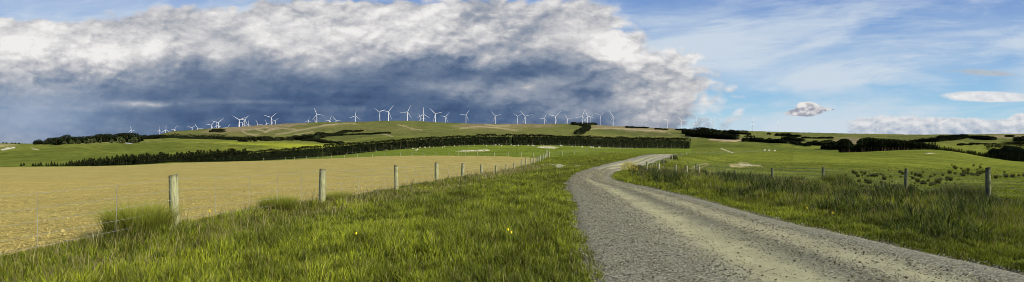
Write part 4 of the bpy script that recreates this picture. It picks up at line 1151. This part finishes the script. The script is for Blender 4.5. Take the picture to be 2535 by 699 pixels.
def belt(name, pts, label, cat='shelterbelt', width=6.0, leaf=.5, dens=6.0, rag=.12, pal=((.011, .0135, .006), (.022, .026, .010), (.006, .007, .004)), brown=.03, grow_trunks=0, seed=1, kind=None, flat_top=False):
    """long mass of trees along pts = (px, distance, top sight-line px): foliage faces through its whole volume round a darker core"""
    rg = np.random.default_rng(seed)
    P_ = [at(a_, d_) if d_ > 0 else cast(a_, -d_, 620 if d_ > -353 else 330) for a_, d_, _ in pts]; pts = [(a_, p.y, t) for (a_, _, t), p in zip(pts, P_)]; H = [EYE - (t - HY) / F * d_ - p.z for (a_, d_, t), p in zip(pts, P_)]
    L = np.concatenate([[0], np.cumsum([(P_[i + 1].to_2d() - P_[i].to_2d()).length for i in range(len(P_) - 1)])])
    root = empty(name, P_[0]); tag(root, label, cat, kind=kind); o0 = np.array(P_[0])
    def pos(s):
        x = np.interp(s, L, [p.x for p in P_]); y = np.interp(s, L, [p.y for p in P_]); h = np.interp(s, L, H)
        return x, y, h
    def nrm(s):
        x0, y0, _ = pos(np.clip(s - 2, 0, L[-1])); x1, y1, _ = pos(np.clip(s + 2, 0, L[-1]))
        dx_, dy_ = x1 - x0, y1 - y0; l_ = np.hypot(dx_, dy_) + 1e-6
        return -dy_ / l_, dx_ / l_
    hm = float(np.mean(H))
    n = int(min(26000, L[-1] * (hm + width) * dens / leaf ** 1.0 * .35))
    s = rg.uniform(0, L[-1], n); x, y, h = pos(s); nx, ny = nrm(s)
    # on the shell: front/back faces or the top
    side = rg.random(n); pr = 2 * hm / (2 * hm + width)
    u = np.where(side < pr, np.where(rg.random(n) < .5, -1, 1) * rg.uniform(.72, 1.0, n), rg.uniform(-1, 1, n))
    v = np.where(side < pr, rg.random(n) ** .9, rg.uniform(.86, 1.0, n))
    if not flat_top: v = v * np.sqrt(np.clip(1 - (np.abs(u) * .8) ** 4 * .6, .1, 1))
    hh = h * (1 + (vnoise(s / (2.3 if hm < 9 else 6), s * 0 + seed, seed) - .5) * rag * 2 + (vnoise(s / 9, s * 0 + seed, seed + 3) - .5) * rag)
    bul = 1 + (vnoise(s / 3.1, v * 3, seed + 5) - .5) * .5
    X_ = x + nx * u * width / 2 * bul; Y_ = y + ny * u * width / 2 * bul
    Z_ = zfun(X_, Y_) + hh * v
    C_ = np.stack([X_, Y_, Z_], 1) - o0
    a = rg.normal(0, 1, (n, 3)); a /= np.linalg.norm(a, axis=1)[:, None]; b_ = np.cross(a, rg.normal(0, 1, (n, 3))); b_ /= np.linalg.norm(b_, axis=1)[:, None]
    sz = leaf * rg.uniform(.5, 1.3, (n, 1))
    V = np.stack([C_ - a * sz, C_ + b_ * sz * .8, C_ + a * sz], 1).reshape(-1, 3)
    cc_ = np.array(pal)[rg.choice(len(pal), n)] * rg.uniform(.6, 1.5, (n, 1))
    br = rg.random(n) < brown; cc_[br] = np.array([.07, .048, .025]) * rg.uniform(.6, 1.3, (br.sum(), 1))
    # core
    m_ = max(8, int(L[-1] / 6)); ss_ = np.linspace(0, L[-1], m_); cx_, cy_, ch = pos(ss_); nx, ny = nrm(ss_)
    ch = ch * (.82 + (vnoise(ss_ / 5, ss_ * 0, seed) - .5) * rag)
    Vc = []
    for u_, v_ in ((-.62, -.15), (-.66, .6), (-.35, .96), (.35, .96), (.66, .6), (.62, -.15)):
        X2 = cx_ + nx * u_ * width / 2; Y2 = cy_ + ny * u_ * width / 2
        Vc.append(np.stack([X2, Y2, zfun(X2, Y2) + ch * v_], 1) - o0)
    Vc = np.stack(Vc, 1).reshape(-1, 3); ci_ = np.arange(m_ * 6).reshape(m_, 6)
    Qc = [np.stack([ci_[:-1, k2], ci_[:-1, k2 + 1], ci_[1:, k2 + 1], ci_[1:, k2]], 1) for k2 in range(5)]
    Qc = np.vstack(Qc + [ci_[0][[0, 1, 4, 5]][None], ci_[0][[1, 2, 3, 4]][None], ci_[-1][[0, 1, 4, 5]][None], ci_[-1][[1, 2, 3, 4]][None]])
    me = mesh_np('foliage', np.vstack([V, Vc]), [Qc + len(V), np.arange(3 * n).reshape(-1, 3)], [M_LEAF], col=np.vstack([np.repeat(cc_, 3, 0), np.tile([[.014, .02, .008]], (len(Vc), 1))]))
    link('foliage', me, root)
    if grow_trunks:
        for s0 in np.arange(1.5, L[-1], L[-1] / grow_trunks):
            x, y, h = pos(np.array([s0 + rg.uniform(-1, 1)])); nx, ny = nrm(np.array([s0])); 
            for sg in (-1, 1):
                if sg * ny[0] > 0: continue
                X2, Y2 = x[0] + nx[0] * width * .5 * sg, y[0] + ny[0] * width * .5 * sg
                V, Fq = tube([(X2 - o0[0], Y2 - o0[1], zs(X2, Y2) - o0[2] - .2), (X2 - o0[0], Y2 - o0[1], zs(X2, Y2) - o0[2] + h[0] * .45)], [.16, .11], 5)
                link('trunk', mesh_np('trunk', V, np.array(Fq), [M_BARK]), root)
    return root
belt('shelterbelt', [(338, 322, 401.1), (400, 328, 393.6), (450, 331, 388.6), (520, 332, 382.1), (600, 334, 375.6), (640, 336, 372.6), (700, 338, 368.6), (760, 340, 363.6), (796, 342, 360.6)],
     'long clipped dark shelterbelt hedge at the far edge of the tilled field, left stretch', width=5, leaf=.55, dens=9, rag=.065, brown=.05, seed=3, flat_top=True)
belt('shelterbelt', [(800, 343, 359.1), (880, 344, 353.6), (960, 346, 348.1), (1050, 350, 341.6), (1140, 354, 336.6), (1200, 357, 334.1), (1266, 360, 332.6)],
     'long clipped dark shelterbelt hedge rising behind the green sheep paddock, middle stretch', width=5, leaf=.55, dens=9, rag=.065, brown=.05, grow_trunks=26, seed=4, flat_top=True)
belt('shelterbelt', [(1268.5, 361, 332.6), (1330, 366, 333.6), (1400, 374, 336.6), (1460, 382, 338.1), (1530, 394, 340.1), (1600, 410, 341.6), (1660, 428, 342.6), (1703, 442, 343.6)],
     'long clipped dark shelterbelt hedge ending beyond the crest of the road', width=5.5, leaf=.6, dens=9, rag=.065, brown=.06, grow_trunks=30, seed=5, flat_top=True)
B = [
 ([(352, -342.5, 337.5), (400, -343, 335), (450, -343, 335), (530, -344.5, 335), (580, -347, 338), (620, -348, 338), (662, -347, 340)], 'dark tree belt along the foot of the turbine hills, left stretch', 14),
 ([(593, -350.5, 344), (603, -350.5, 342.5), (613, -350.5, 344)], 'small separate clump of dark trees below the left tree belt', 8),
 ([(619, -350, 343.5), (622, -350, 343.5)], 'single narrow dark tree beside the small clump', 4),
 ([(629, -350.5, 344), (636, -350.5, 343.5)], 'short pair of dark trees right of the small clump', 5),
 ([(646, -349, 343), (662, -349, 341.5), (690, -348.5, 342), (720, -346, 340.5), (735, -345.5, 338), (760, -346, 334), (785, -345, 332), (800, -341, 331.5)], 'dark tree belt curving up the slope in the centre left', 12),
 ([(712, -346, 340), (760, -344, 336.5), (800, -337.5, 331.5), (840, -333, 327), (870, -328, 323.5), (897, -325, 322)], 'long dark tree belt slanting up the turbine hill', 12),
 ([(800, -339.5, 337), (855, -335.5, 332), (900, -333, 330), (940, -331.5, 328.5), (967, -331, 328)], 'thin straight hedge line high on the central hill', 8),
 ([(762, -350, 345), (790, -351.5, 346), (820, -354, 350), (845, -357, 353.5)], 'short dark tree line descending below the bright green crop', 9),
 ([(745, -350, 346), (760, -350, 345)], 'tiny dark tree group on the centre left slope', 6),
 ([(518, -328, 324), (530, -328, 321.5), (545, -328, 320.5), (555, -328, 322)], 'black conifer block under the left group of turbines', 18),
 ([(1418, -309.5, 304), (1440, -309, 304), (1476, -309, 305)], 'black conifer plantation on the central ridge top', 22),
 ([(1425, -309.7, 304.5), (1440, -311, 306), (1452, -315, 309), (1456, -319, 312), (1450, -324, 316), (1440, -329, 321), (1429, -333.5, 327)], 'black curving tree belt dropping from the ridge plantation', 22),
 ([(1550, -316.5, 313), (1580, -317.5, 314), (1604, -318, 316)], 'thin black tree line on the ridge right of the centre', 14),
 ([(1622, -321, 318), (1652, -322, 319.5)], 'short thin hedge line low on the ridge', 10),
 ([(1674, -322, 319), (1695, -323.5, 320)], 'small tree line left of the dark right hand woods', 14),
 ([(1690, -331, 321), (1700, -331.5, 318.5), (1735, -332, 319), (1758, -334, 322)], 'tall dark wood at the left end of the right hand valley woods', 18),
 ([(1700, -336, 326), (1740, -340.5, 327), (1780, -344, 330), (1824, -346.5, 336)], 'long low dark plantation above the brown field', 14),
 ([(1758, -328, 321.5), (1785, -328, 323)], 'rounded dark wood behind the left end of the valley woods', 18),
 ([(1788, -331, 324), (1815, -332, 325), (1853, -334, 329)], 'dark wood in the middle of the valley woods', 16),
 ([(1806, -326, 322.5), (1850, -326.5, 324)], 'farthest thin dark wood on the right hand skyline', 14),
 ([(1838, -350.5, 344), (1850, -350.5, 338), (1860, -350.5, 335.5), (1875, -351, 344), (1920, -354, 345), (1950, -356, 348)], 'ragged dark tree belt behind the smooth green rise', 10),
 ([(1900, -334, 329.5), (1908, -334, 329.5)], 'small lone round wood on the right hand hills', 14),
 ([(1922, -337, 331.5), (1950, -338, 332), (1977, -340, 335)], 'flat topped dark wood below the rightmost turbine', 16),
 ([(1936, -348, 338), (1960, -349, 340), (1990, -351, 345)], 'dark bushy wood below the flat topped wood', 14),
 ([(1955, -355, 350), (1975, -358, 353), (2000, -363, 358)], 'dark tree line running down behind the smooth rise', 8),
 ([(1985, -342, 338.5), (2030, -343, 340), (2060, -344, 341)], 'thin hedge line across the right hand valley', 8),
 ([(2000, -359, 352), (2030, -360, 351), (2060, -361, 350), (2085, -361, 349)], 'bushy dark trees left of the tall pine plantation', 10),
 ([(2035, -369, 358), (2060, -370, 359), (2084, -371, 357)], 'lower dark bushes left of the tall pine plantation', 8),
 ([(2252, -353, 348), (2290, -352, 344), (2330, -350, 340), (2370, -345, 337), (2388, -341, 335)], 'long dark pine block slanting up to the right skyline', 16),
 ([(2405, -342, 337), (2420, -343, 337), (2440, -346, 339), (2457, -347, 341)], 'dark clump of trees on the right hand hilltop', 16),
 ([(2374, -361, 358.5), (2420, -358, 355.5), (2466, -357, 355)], 'thin dark hedge across the right hand hillside', 6),
 ([(2492, -339, 335.5), (2508, -339.5, 336)], 'tiny clump of trees on the far right hilltop', 14),
 ([(2512, -350, 342), (2535, -350, 341), (2580, -350, 341)], 'dark trees at the right edge below the hilltop', 14),
 ([(2468, 480, 360), (2500, 470, 359), (2540, 460, 359.5), (2600, 450, 361)], 'dense dark pine plantation block at the right edge of the valley', 34),
]
for i, (pts, lb, w_) in enumerate(B):
    dm = pts[0][1] if pts[0][1] > 0 else 1200
    belt('tree_belt' if 'hedge' not in lb else 'far_hedge', pts, lb, 'trees' if 'hedge' not in lb else 'hedge', width=w_, leaf=max(.5, dm / 1100), dens=7, rag=.34, brown=.0, seed=40 + i)
# plantation rows on the right edge block
for k2 in range(9):
    for j in range(16):
        d_ = 475 - k2 * 9; x_ = 2472 + j * 6 + k2 * 2.0
        p = at(x_, d_); tree(SP, j + k2, p, random.uniform(5.5, 7.5), .9, 'pine_tree', 'pine in the %s row from the back of the right edge plantation' % ordn(9 - k2 if False else k2 + 1), 'tree', '%s row of the right edge plantation' % ordn(k2 + 1))

# ------------------------------------------------------------------ wind turbines
def ringed(profile, n=10, axis='z'):
    V, Fq = [], []
    for (t, r, *rest) in profile:
        for j in range(n):
            a = 2 * math.pi * j / n; c_, s_ = math.cos(a) * r, math.sin(a) * r
            V.append((c_, s_, t) if axis == 'z' else (c_, -t, s_))
    for i in range(len(profile) - 1):
        for j in range(n): Fq.append((i * n + j, i * n + (j + 1) % n, (i + 1) * n + (j + 1) % n, (i + 1) * n + j))
    Fn = [np.array(Fq)]
    V.append((0, 0, profile[-1][0]) if axis == 'z' else (0, -profile[-1][0], 0)); c0 = len(V) - 1; b_ = (len(profile) - 1) * n
    Fn.append(np.array([(b_ + j, b_ + (j + 1) % n, c0) for j in range(n)]))
    return V, Fn
V, Fn = ringed([(0, 1.5), (20, 1.4), (45, 1.15), (68, .95)], 14); TOWER = mesh_np('tower', V, Fn, [M_WHITE], smooth=True)
# nacelle: bevelled box tapering backwards (points along -y towards the rotor)
def nac():
    V = []; sec = [(-2.2, 1.2, 1.3), (-1.6, 1.7, 1.8), (4.5, 1.8, 1.9), (7.0, 1.5, 1.4), (7.6, 1.1, 1.0)]
    n = 8
    for y, w_, h_ in sec:
        for j in range(n):
            a = 2 * math.pi * (j + .5) / n; V.append((math.cos(a) * w_ * 1.08, y, math.sin(a) * h_ * 1.08))
    Fq = [(i * n + j, (i + 1) * n + j, (i + 1) * n + (j + 1) % n, i * n + (j + 1) % n) for i in range(len(sec) - 1) for j in range(n)]
    V += [(0, -2.2, 0), (0, 7.6, 0)]; T = [(j, (j + 1) % n, len(V) - 2) for j in range(n)] + [((len(sec) - 1) * n + (j + 1) % n, (len(sec) - 1) * n + j, len(V) - 1) for j in range(n)]
    return mesh_np('nacelle', V, [np.array(Fq), np.array(T)], [M_WHITE], smooth=True)
NAC = nac()
V, Fn = ringed([(-.3, 1.5), (.8, 1.5), (1.8, 1.0), (2.3, .3)], 10, 'y'); HUB = mesh_np('hub', V, Fn, [M_WHITE], smooth=True)
def blade_mesh():
    V = []; n = 8
    for z, c_, th, tw in ((0, 1.8, 1.8, 0), (2.5, 1.9, 1.6, .1), (8, 3.4, .8, .25), (16, 2.8, .55, .18), (28, 2.0, .36, .1), (38, 1.4, .22, .05), (43, .9, .14, 0), (45, .3, .06, 0)):
        for j in range(n):
            a = 2 * math.pi * j / n; x = math.cos(a) * c_ / 2 - (.25 * (c_ - 1.8) if z > 2 else 0); y = math.sin(a) * th / 2
            V.append((x * math.cos(tw) - y * math.sin(tw), x * math.sin(tw) + y * math.cos(tw), z))
    Fq = [(i * n + j, i * n + (j + 1) % n, (i + 1) * n + (j + 1) % n, (i + 1) * n + j) for i in range(7) for j in range(n)]
    return mesh_np('blade', V, np.array(Fq), [M_WHITE], smooth=True)
BLADE = blade_mesh()
# hub px, hub py, blade length px, tip azimuth of the first blade (degrees clockwise from straight up), yaw, tower foot py
TB = [(324.7, 322, 8, -12, 20, 333), (394, 322.5, 8, 5, 60, 328), (410.3, 322, 14, 0, 30, 327), (432, 320.5, 11, 28, 35, 327), (475.3, 316.8, 8, 50, 10, 324), (489.3, 318, 13, -30, 10, 325.5), (523, 310, 15, 40, 15, 324),
      (536.5, 310.7, 11, -10, 30, 323), (540.2, 304, 17, 46, 0, 323.5), (563.7, 315.5, 8, 30, 10, 322), (592.3, 297.2, 19, -55, 0, 326), (600.3, 304.4, 11, 35, 25, 317), (606, 297.2, 16, 35, 20, 321.5), (614.6, 308.5, 12, 5, 20, 316),
      (638.3, 307.8, 12, -25, 10, 317), (659.8, 306.2, 8, -20, 20, 315), (671.2, 291, 18.5, 48, 0, 319.3), (681, 299.5, 9, 50, 20, 310.5), (763.9, 298.7, 9, 8, 20, 305), (784.3, 283.5, 18, -22, 0, 304.6), (781, 301, 8, -40, 25, 305),
      (815.7, 298.7, 14, 22, 20, 305), (832, 299.3, 14, -38, 0, 305), (879.5, 287.2, 16, 8, 10, 300), (940.2, 277.8, 16.5, -56, 0, 301), (961.7, 276.6, 21, 38, 5, 310), (1008.6, 277.8, 19.5, 26, 8, 307.5), (1048, 283.5, 19, 0, 12, 305),
      (1041.8, 293, 13.5, -27, 8, 304), (1077.5, 282.3, 21.5, -45, 0, 310), (1103.3, 289.2, 15, 38, 12, 308), (1153.4, 285.2, 16.5, 34, 12, 309), (1225.8, 287.2, 17, -43, 0, 309), (1281.5, 288, 14, -58, 0, 309), (1300, 288, 20, -43, 0, 315),
      (1347.4, 293.5, 14, 24, 12, 308.5), (1374.5, 288.6, 19.5, 46, 10, 314.5), (1405, 294.4, 14.5, -36, 0, 309.5), (1441, 289, 20.5, 20, 8, 321), (1454, 289, 17.5, -22, 20, 314), (1461, 290, 12, -60, 15, 307), (1485.5, 285.8, 15.5, 52, 0, 311.5),
      (1517.6, 288.6, 18, -35, 0, 318), (1599, 297.2, 15, 0, 15, 315), (1652.4, 297.2, 13.5, 38, 18, 319), (1686.7, 300, 14.5, -38, 22, 319.5), (1722.5, 303.5, 15.5, 4, 45, 320), (1764.5, 300.6, 15, 22, 30, 322), (1763, 301, 14, -32, 38, 322),
      (1863.8, 304.4, 17, 3, 55, 328.5), (1928.5, 309.5, 14, -28, 35, 330.5)]
zones = [(0, 500, 'low left of the turbine line'), (500, 700, 'above the brown tracks on the left hill'), (700, 900, 'left of the green hill summit'), (900, 1120, 'over the green hill summit'), (1120, 1420, 'on the central brown ridge'),
         (1420, 1550, 'around the ridge plantation'), (1550, 1780, 'over the valley woods'), (1780, 2000, 'against blue sky on the right')]
srt = sorted(TB, key=lambda t: t[0]); proto_parts = None
from collections import Counter
cnt = Counter(); proto = None
for (hx, hy, bl, az, yaw, fy_) in srt:
    D_ = 45 * F / bl; D_ = min(D_, 5200)
    zn = next(z_ for z_ in zones if z_[0] <= hx < z_[1]); cnt[zn] += 1
    tot = sum(1 for t in TB if zn[0] <= t[0] < zn[1])
    sz = 'large' if bl >= 18 else 'midsize' if bl >= 13 else 'small'
    up = 'blade straight up' if abs(az) < 8 else 'blade up right' if az > 0 else 'blade up left'
    lb = '%s turbine, %s, %s from left %s' % (sz, up, ordn(cnt[zn]), zn[2])
    assert len(lb.split()) <= 16, lb
    hub_z = EYE - (hy - HY) / F * D_; x = (hx - CX) / F * D_
    gz_ = zs(x, D_); foot = min(gz_, EYE - (fy_ - HY) / F * D_) if False else gz_
    if proto is None:
        root = empty('wind_turbine', (0, 0, 0))
        tw_ = link('tower', TOWER, root); nc = link('nacelle', NAC, root); hb = link('hub', HUB, root); bs = []
        for k2 in range(3): bs.append(link('blade', BLADE, hb))
        proto = (root, tw_, nc, hb, bs); cur = proto
    else:
        root = proto[0].copy(); COL.objects.link(root); out_ = []
        for s_ in proto[1:4]:
            c_ = s_.copy(); COL.objects.link(c_); c_.parent = root; out_.append(c_)
        bs = []
        for s_ in proto[4]:
            c_ = s_.copy(); COL.objects.link(c_); c_.parent = out_[2]; bs.append(c_)
        cur = (root, out_[0], out_[1], out_[2], bs)
    tag(root, lb, 'wind turbine', 'wind turbines along the ridge')
    th = hub_z - gz_                       # the tower stands on the ground where that column of the hill is
    root.location = (x, D_, gz_ - 1.0); root.rotation_euler = (0, 0, -math.atan2(x, D_) + R(yaw))
    cur[1].scale = (1.1, 1.1, (th + 1.0) / 68 * .985)
    cur[2].location = (0, 0, th + 1.0); cur[2].scale = (.95, 1.0, .95)
    cur[3].location = (0, -3.4, th + 1.0)
    for k2, b_ in enumerate(cur[4]):
        b_.rotation_euler = (0, R(az + 120 * k2), 0); b_.scale = (.60, 1.0, .95); b_.location = (0, -.6, 0)

# ------------------------------------------------------------------ sheep, rocks, cottage
def loft(secs, n, cap=True):
    """secs: (centre xyz, ry, rz) rings across x"""
    V, Fq = [], []
    for (c_, ry_, rz_) in secs:
        for j in range(n):
            a = 2 * math.pi * j / n; V.append((c_[0], c_[1] + math.cos(a) * ry_, c_[2] + math.sin(a) * rz_))
    for i in range(len(secs) - 1):
        for j in range(n): Fq.append((i * n + j, i * n + (j + 1) % n, (i + 1) * n + (j + 1) % n, (i + 1) * n + j))
    return V, Fq
def sheep_mesh(graze):
    import bmesh
    me = bpy.data.meshes.new('sheep'); bm = bmesh.new()
    vs = {}
    def v(k_, p): vs[k_] = bm.verts.new(p)
    hx_, hz_ = (.66, .22) if graze else (.68, .82)
    for k_, p in dict(rump=(-.48, 0, .60), back=(-.2, 0, .62), mid=(.1, 0, .61), ch=(.38, 0, .60), neck=(.54, 0, .50 if graze else .72), head=(hx_, 0, hz_), nose=(hx_ + (.08 if graze else .16), 0, hz_ - (.12 if graze else .06)),
                      hl=(-.42, .13, .42), hk=(-.47, .13, .24), hf=(-.43, .13, 0), hr=(-.42, -.13, .42), hkr=(-.47, -.13, .24), hfr=(-.43, -.13, 0),
                      fl=(.36, .12, .40), fk=(.37, .12, .20), ff=(.36, .12, 0), fr=(.36, -.12, .40), fkr=(.37, -.12, .20), ffr=(.36, -.12, 0)).items(): v(k_, p)
    for a_, b_ in (('rump', 'back'), ('back', 'mid'), ('mid', 'ch'), ('ch', 'neck'), ('neck', 'head'), ('head', 'nose'), ('rump', 'hl'), ('hl', 'hk'), ('hk', 'hf'), ('rump', 'hr'), ('hr', 'hkr'), ('hkr', 'hfr'),
                  ('ch', 'fl'), ('fl', 'fk'), ('fk', 'ff'), ('ch', 'fr'), ('fr', 'fkr'), ('fkr', 'ffr')): bm.edges.new((vs[a_], vs[b_]))
    bm.verts.index_update()
    names = list(vs); bm.to_mesh(me); bm.free()
    rad_ = dict(rump=.24, back=.28, mid=.28, ch=.25, neck=.14, head=.10, nose=.055, hl=.10, hk=.045, hf=.035, hr=.10, hkr=.045, hfr=.035, fl=.09, fk=.04, ff=.035, fr=.09, fkr=.04, ffr=.035)
    o = bpy.data.objects.new('tmp', me); COL.objects.link(o)
    md = o.modifiers.new('s', 'SKIN'); o.modifiers.new('u', 'SUBSURF').levels = 1
    for i, k_ in enumerate(names):
        me.skin_vertices[0].data[i].radius = (rad_[k_],) * 2; me.skin_vertices[0].data[i].use_root = (k_ == 'mid')
    dg = bpy.context.evaluated_depsgraph_get(); dg.update()
    m2 = bpy.data.meshes.new_from_object(o.evaluated_get(dg)); m2.name = 'sheep'
    m2.materials.clear(); m2.materials.append(M_WOOL)
    bpy.data.objects.remove(o)
    return m2
def add_skin_layer_ok():
    pass
try:
    SH = [sheep_mesh(True), sheep_mesh(False)]
except Exception as ex:
    print('sheep', ex); SH = None
if SH:
    spots = [(944, 370, 250), (958, 372.5, 200), (985, 369, 250), (1000, 368.5, 250), (1022, 369, 200), (1034, 371, 200), (1040, 366, 250), (1052, 366, 250), (1063, 365.5, 250), (1095, 366, 200), (1100, 364.5, 250), (1125, 363, 250), (1137, 362, 250), (1160, 362, 250),
             (1204, 362.5, 250), (1220, 361.5, 250), (1226, 361, 250), (1236, 361, 250), (1241, 362.5, 230), (1266, 361, 250), (1272, 363, 220), (1283, 361.5, 250), (1307, 361.5, 250), (1317, 362, 250), (1322, 363, 230), (1346, 361, 250), (1386, 362, 250),
             (1390, 363, 230), (1416, 364, 250), (1425, 364.5, 250), (1441, 365.5, 250), (1462, 366, 230), (1468, 366.5, 230), (1483, 366.5, 230), (1029, 374, 200), (1033, 373, 210)]
    for i, (px, py, dm) in enumerate(spots):
        p = cast(px, py + .6, dm)
        side = 'left part' if px < 1150 else 'middle part' if px < 1330 else 'right part'
        o = link('sheep', SH[0 if i % 4 else 1], loc=p); o.rotation_euler = (0, 0, random.uniform(0, 6.28)); o.scale = (.92,) * 3
        tag(o, 'cream sheep grazing before the shelterbelt in the %s of the green paddock' % side, 'sheep', 'sheep in the %s of the paddock' % side)
    for px, py, lb in ((1892, 375.2, 'pale sheep standing leftmost of three on the paddock crest'), (1903, 374.6, 'pale sheep standing in the middle of three on the paddock crest'), (1917, 375.6, 'pale sheep standing rightmost of three on the paddock crest')):
        o = link('sheep', SH[1], loc=at(px, 226)); o.scale = (1.0, 1.0, 1.0); tag(o, lb, 'sheep', 'sheep on the paddock crest')
def rock_mesh(seed, n=14, m_=9, flat=.35):
    rg = random.Random(seed); V, Fq = [], []
    for i in range(m_):
        ph_ = math.pi * i / (m_ - 1)
        for j in range(n):
            th_ = 2 * math.pi * j / n
            d = Vector((math.sin(ph_) * math.cos(th_), math.sin(ph_) * math.sin(th_), math.cos(ph_)))
            k_ = .8 + .45 * float(vnoise(np.array([d.x * 1.9 + seed * 7 + 20]), np.array([d.y * 1.9 + d.z * 2.3 + 20]), seed)[0])
            k_ = round(k_ * 9) / 9 * .5 + k_ * .5
            V.append((d.x * k_, d.y * k_, d.z * k_ * flat))
    for i in range(m_ - 1):
        for j in range(n): Fq.append((i * n + j, (i + 1) * n + j, (i + 1) * n + (j + 1) % n, i * n + (j + 1) % n))
    return mesh_np('rock', V, np.array(Fq), [M_LIME])
ROCK = [rock_mesh(i) for i in range(4)]
rk = random.Random(5)
def rocks(cx_, cy_, sx, sy, n, s, dmin, label, group):
    for i in range(n):
        p = cast(cx_ + rk.gauss(0, sx), cy_ + rk.gauss(0, sy), dmin); q_ = s * rk.uniform(.4, 1.2)
        o = link('rock', ROCK[i % 4], loc=p); o.scale = (q_ * rk.uniform(1, 2), q_, q_ * rk.uniform(.6, 1)); o.rotation_euler = (rk.uniform(-.1, .1), 0, rk.uniform(-.5, .5))
        tag(o, label, 'rock', group)
rocks(1390, 413, 15, 2.6, 20, .42, 30, 'flat pale limestone slab lying in the grass beyond the fence corner', 'limestone slabs beyond the fence corner')
rocks(1440, 413, 7, 1.0, 7, .40, 30, 'pale stone on the small bare patch beside the left road edge', 'stones beside the road edge')
rocks(1354, 366, 12, .8, 12, 1.3, 180, 'pale boulder of the outcrop in front of the shelterbelt', 'outcrop before the shelterbelt')
rocks(1175, 373, 18, .8, 10, .8, 120, 'low pale stone of the streak in the green paddock', 'stones in the green paddock')
rocks(2303, 382, 3, .6, 3, .8, 120, 'small rock on the brow of the right hand paddock', 'rocks on the right paddock brow')
rocks(1848, 409, 16, 1.5, 12, .35, 55, 'tan stone of the bare scrape in the right hand paddock', 'stones on the tan scrape')

# cottage on the left skyline
cpos = at(320, 905); ct_ = empty('cottage', cpos, R(8)); tag(ct_, 'small white cottage with grey roof at the foot of the left skyline wood', 'cottage')
def boxm(x0, x1, y0, y1, z0, z1):
    V = [(x, y, z) for x in (x0, x1) for y in (y0, y1) for z in (z0, z1)]
    Fq = [(0, 1, 3, 2), (4, 6, 7, 5), (0, 4, 5, 1), (2, 3, 7, 6), (0, 2, 6, 4), (1, 5, 7, 3)]
    return V, np.array(Fq)
V, Fq = boxm(-4.4, 4.4, -3, 3, -.6, 2.8); wl = link('wall', mesh_np('wall', V, Fq, [M_WALL]), ct_)
V = [(-4.7, -3.4, 2.7), (4.7, -3.4, 2.7), (4.7, 3.4, 2.7), (-4.7, 3.4, 2.7), (-4.7, 0, 4.0), (4.7, 0, 4.0)]
link('roof', mesh_np('roof', V, [np.array([(0, 1, 5, 4), (2, 3, 4, 5)]), np.array([(1, 2, 5), (3, 0, 4)])], [M_ROOF]), ct_)
for wx in (-2.8, 2.6):
    V, Fq = boxm(wx - .6, wx + .6, -3.06, -2.98, 1.0, 2.1); link('window', mesh_np('window', V, Fq, [M_GLASS]), ct_)
V, Fq = boxm(-.45, .45, -3.06, -2.98, 0, 2.0); link('door', mesh_np('door', V, Fq, [M_BARK]), ct_)
V, Fq = boxm(7, 10, -2, 2, -.5, 2.2); sh = link('shed', mesh_np('shed', V, Fq, [M_WALL]), loc=at(309, 910)); tag(sh, 'tiny pale shed left of the white cottage below the wood', 'shed')
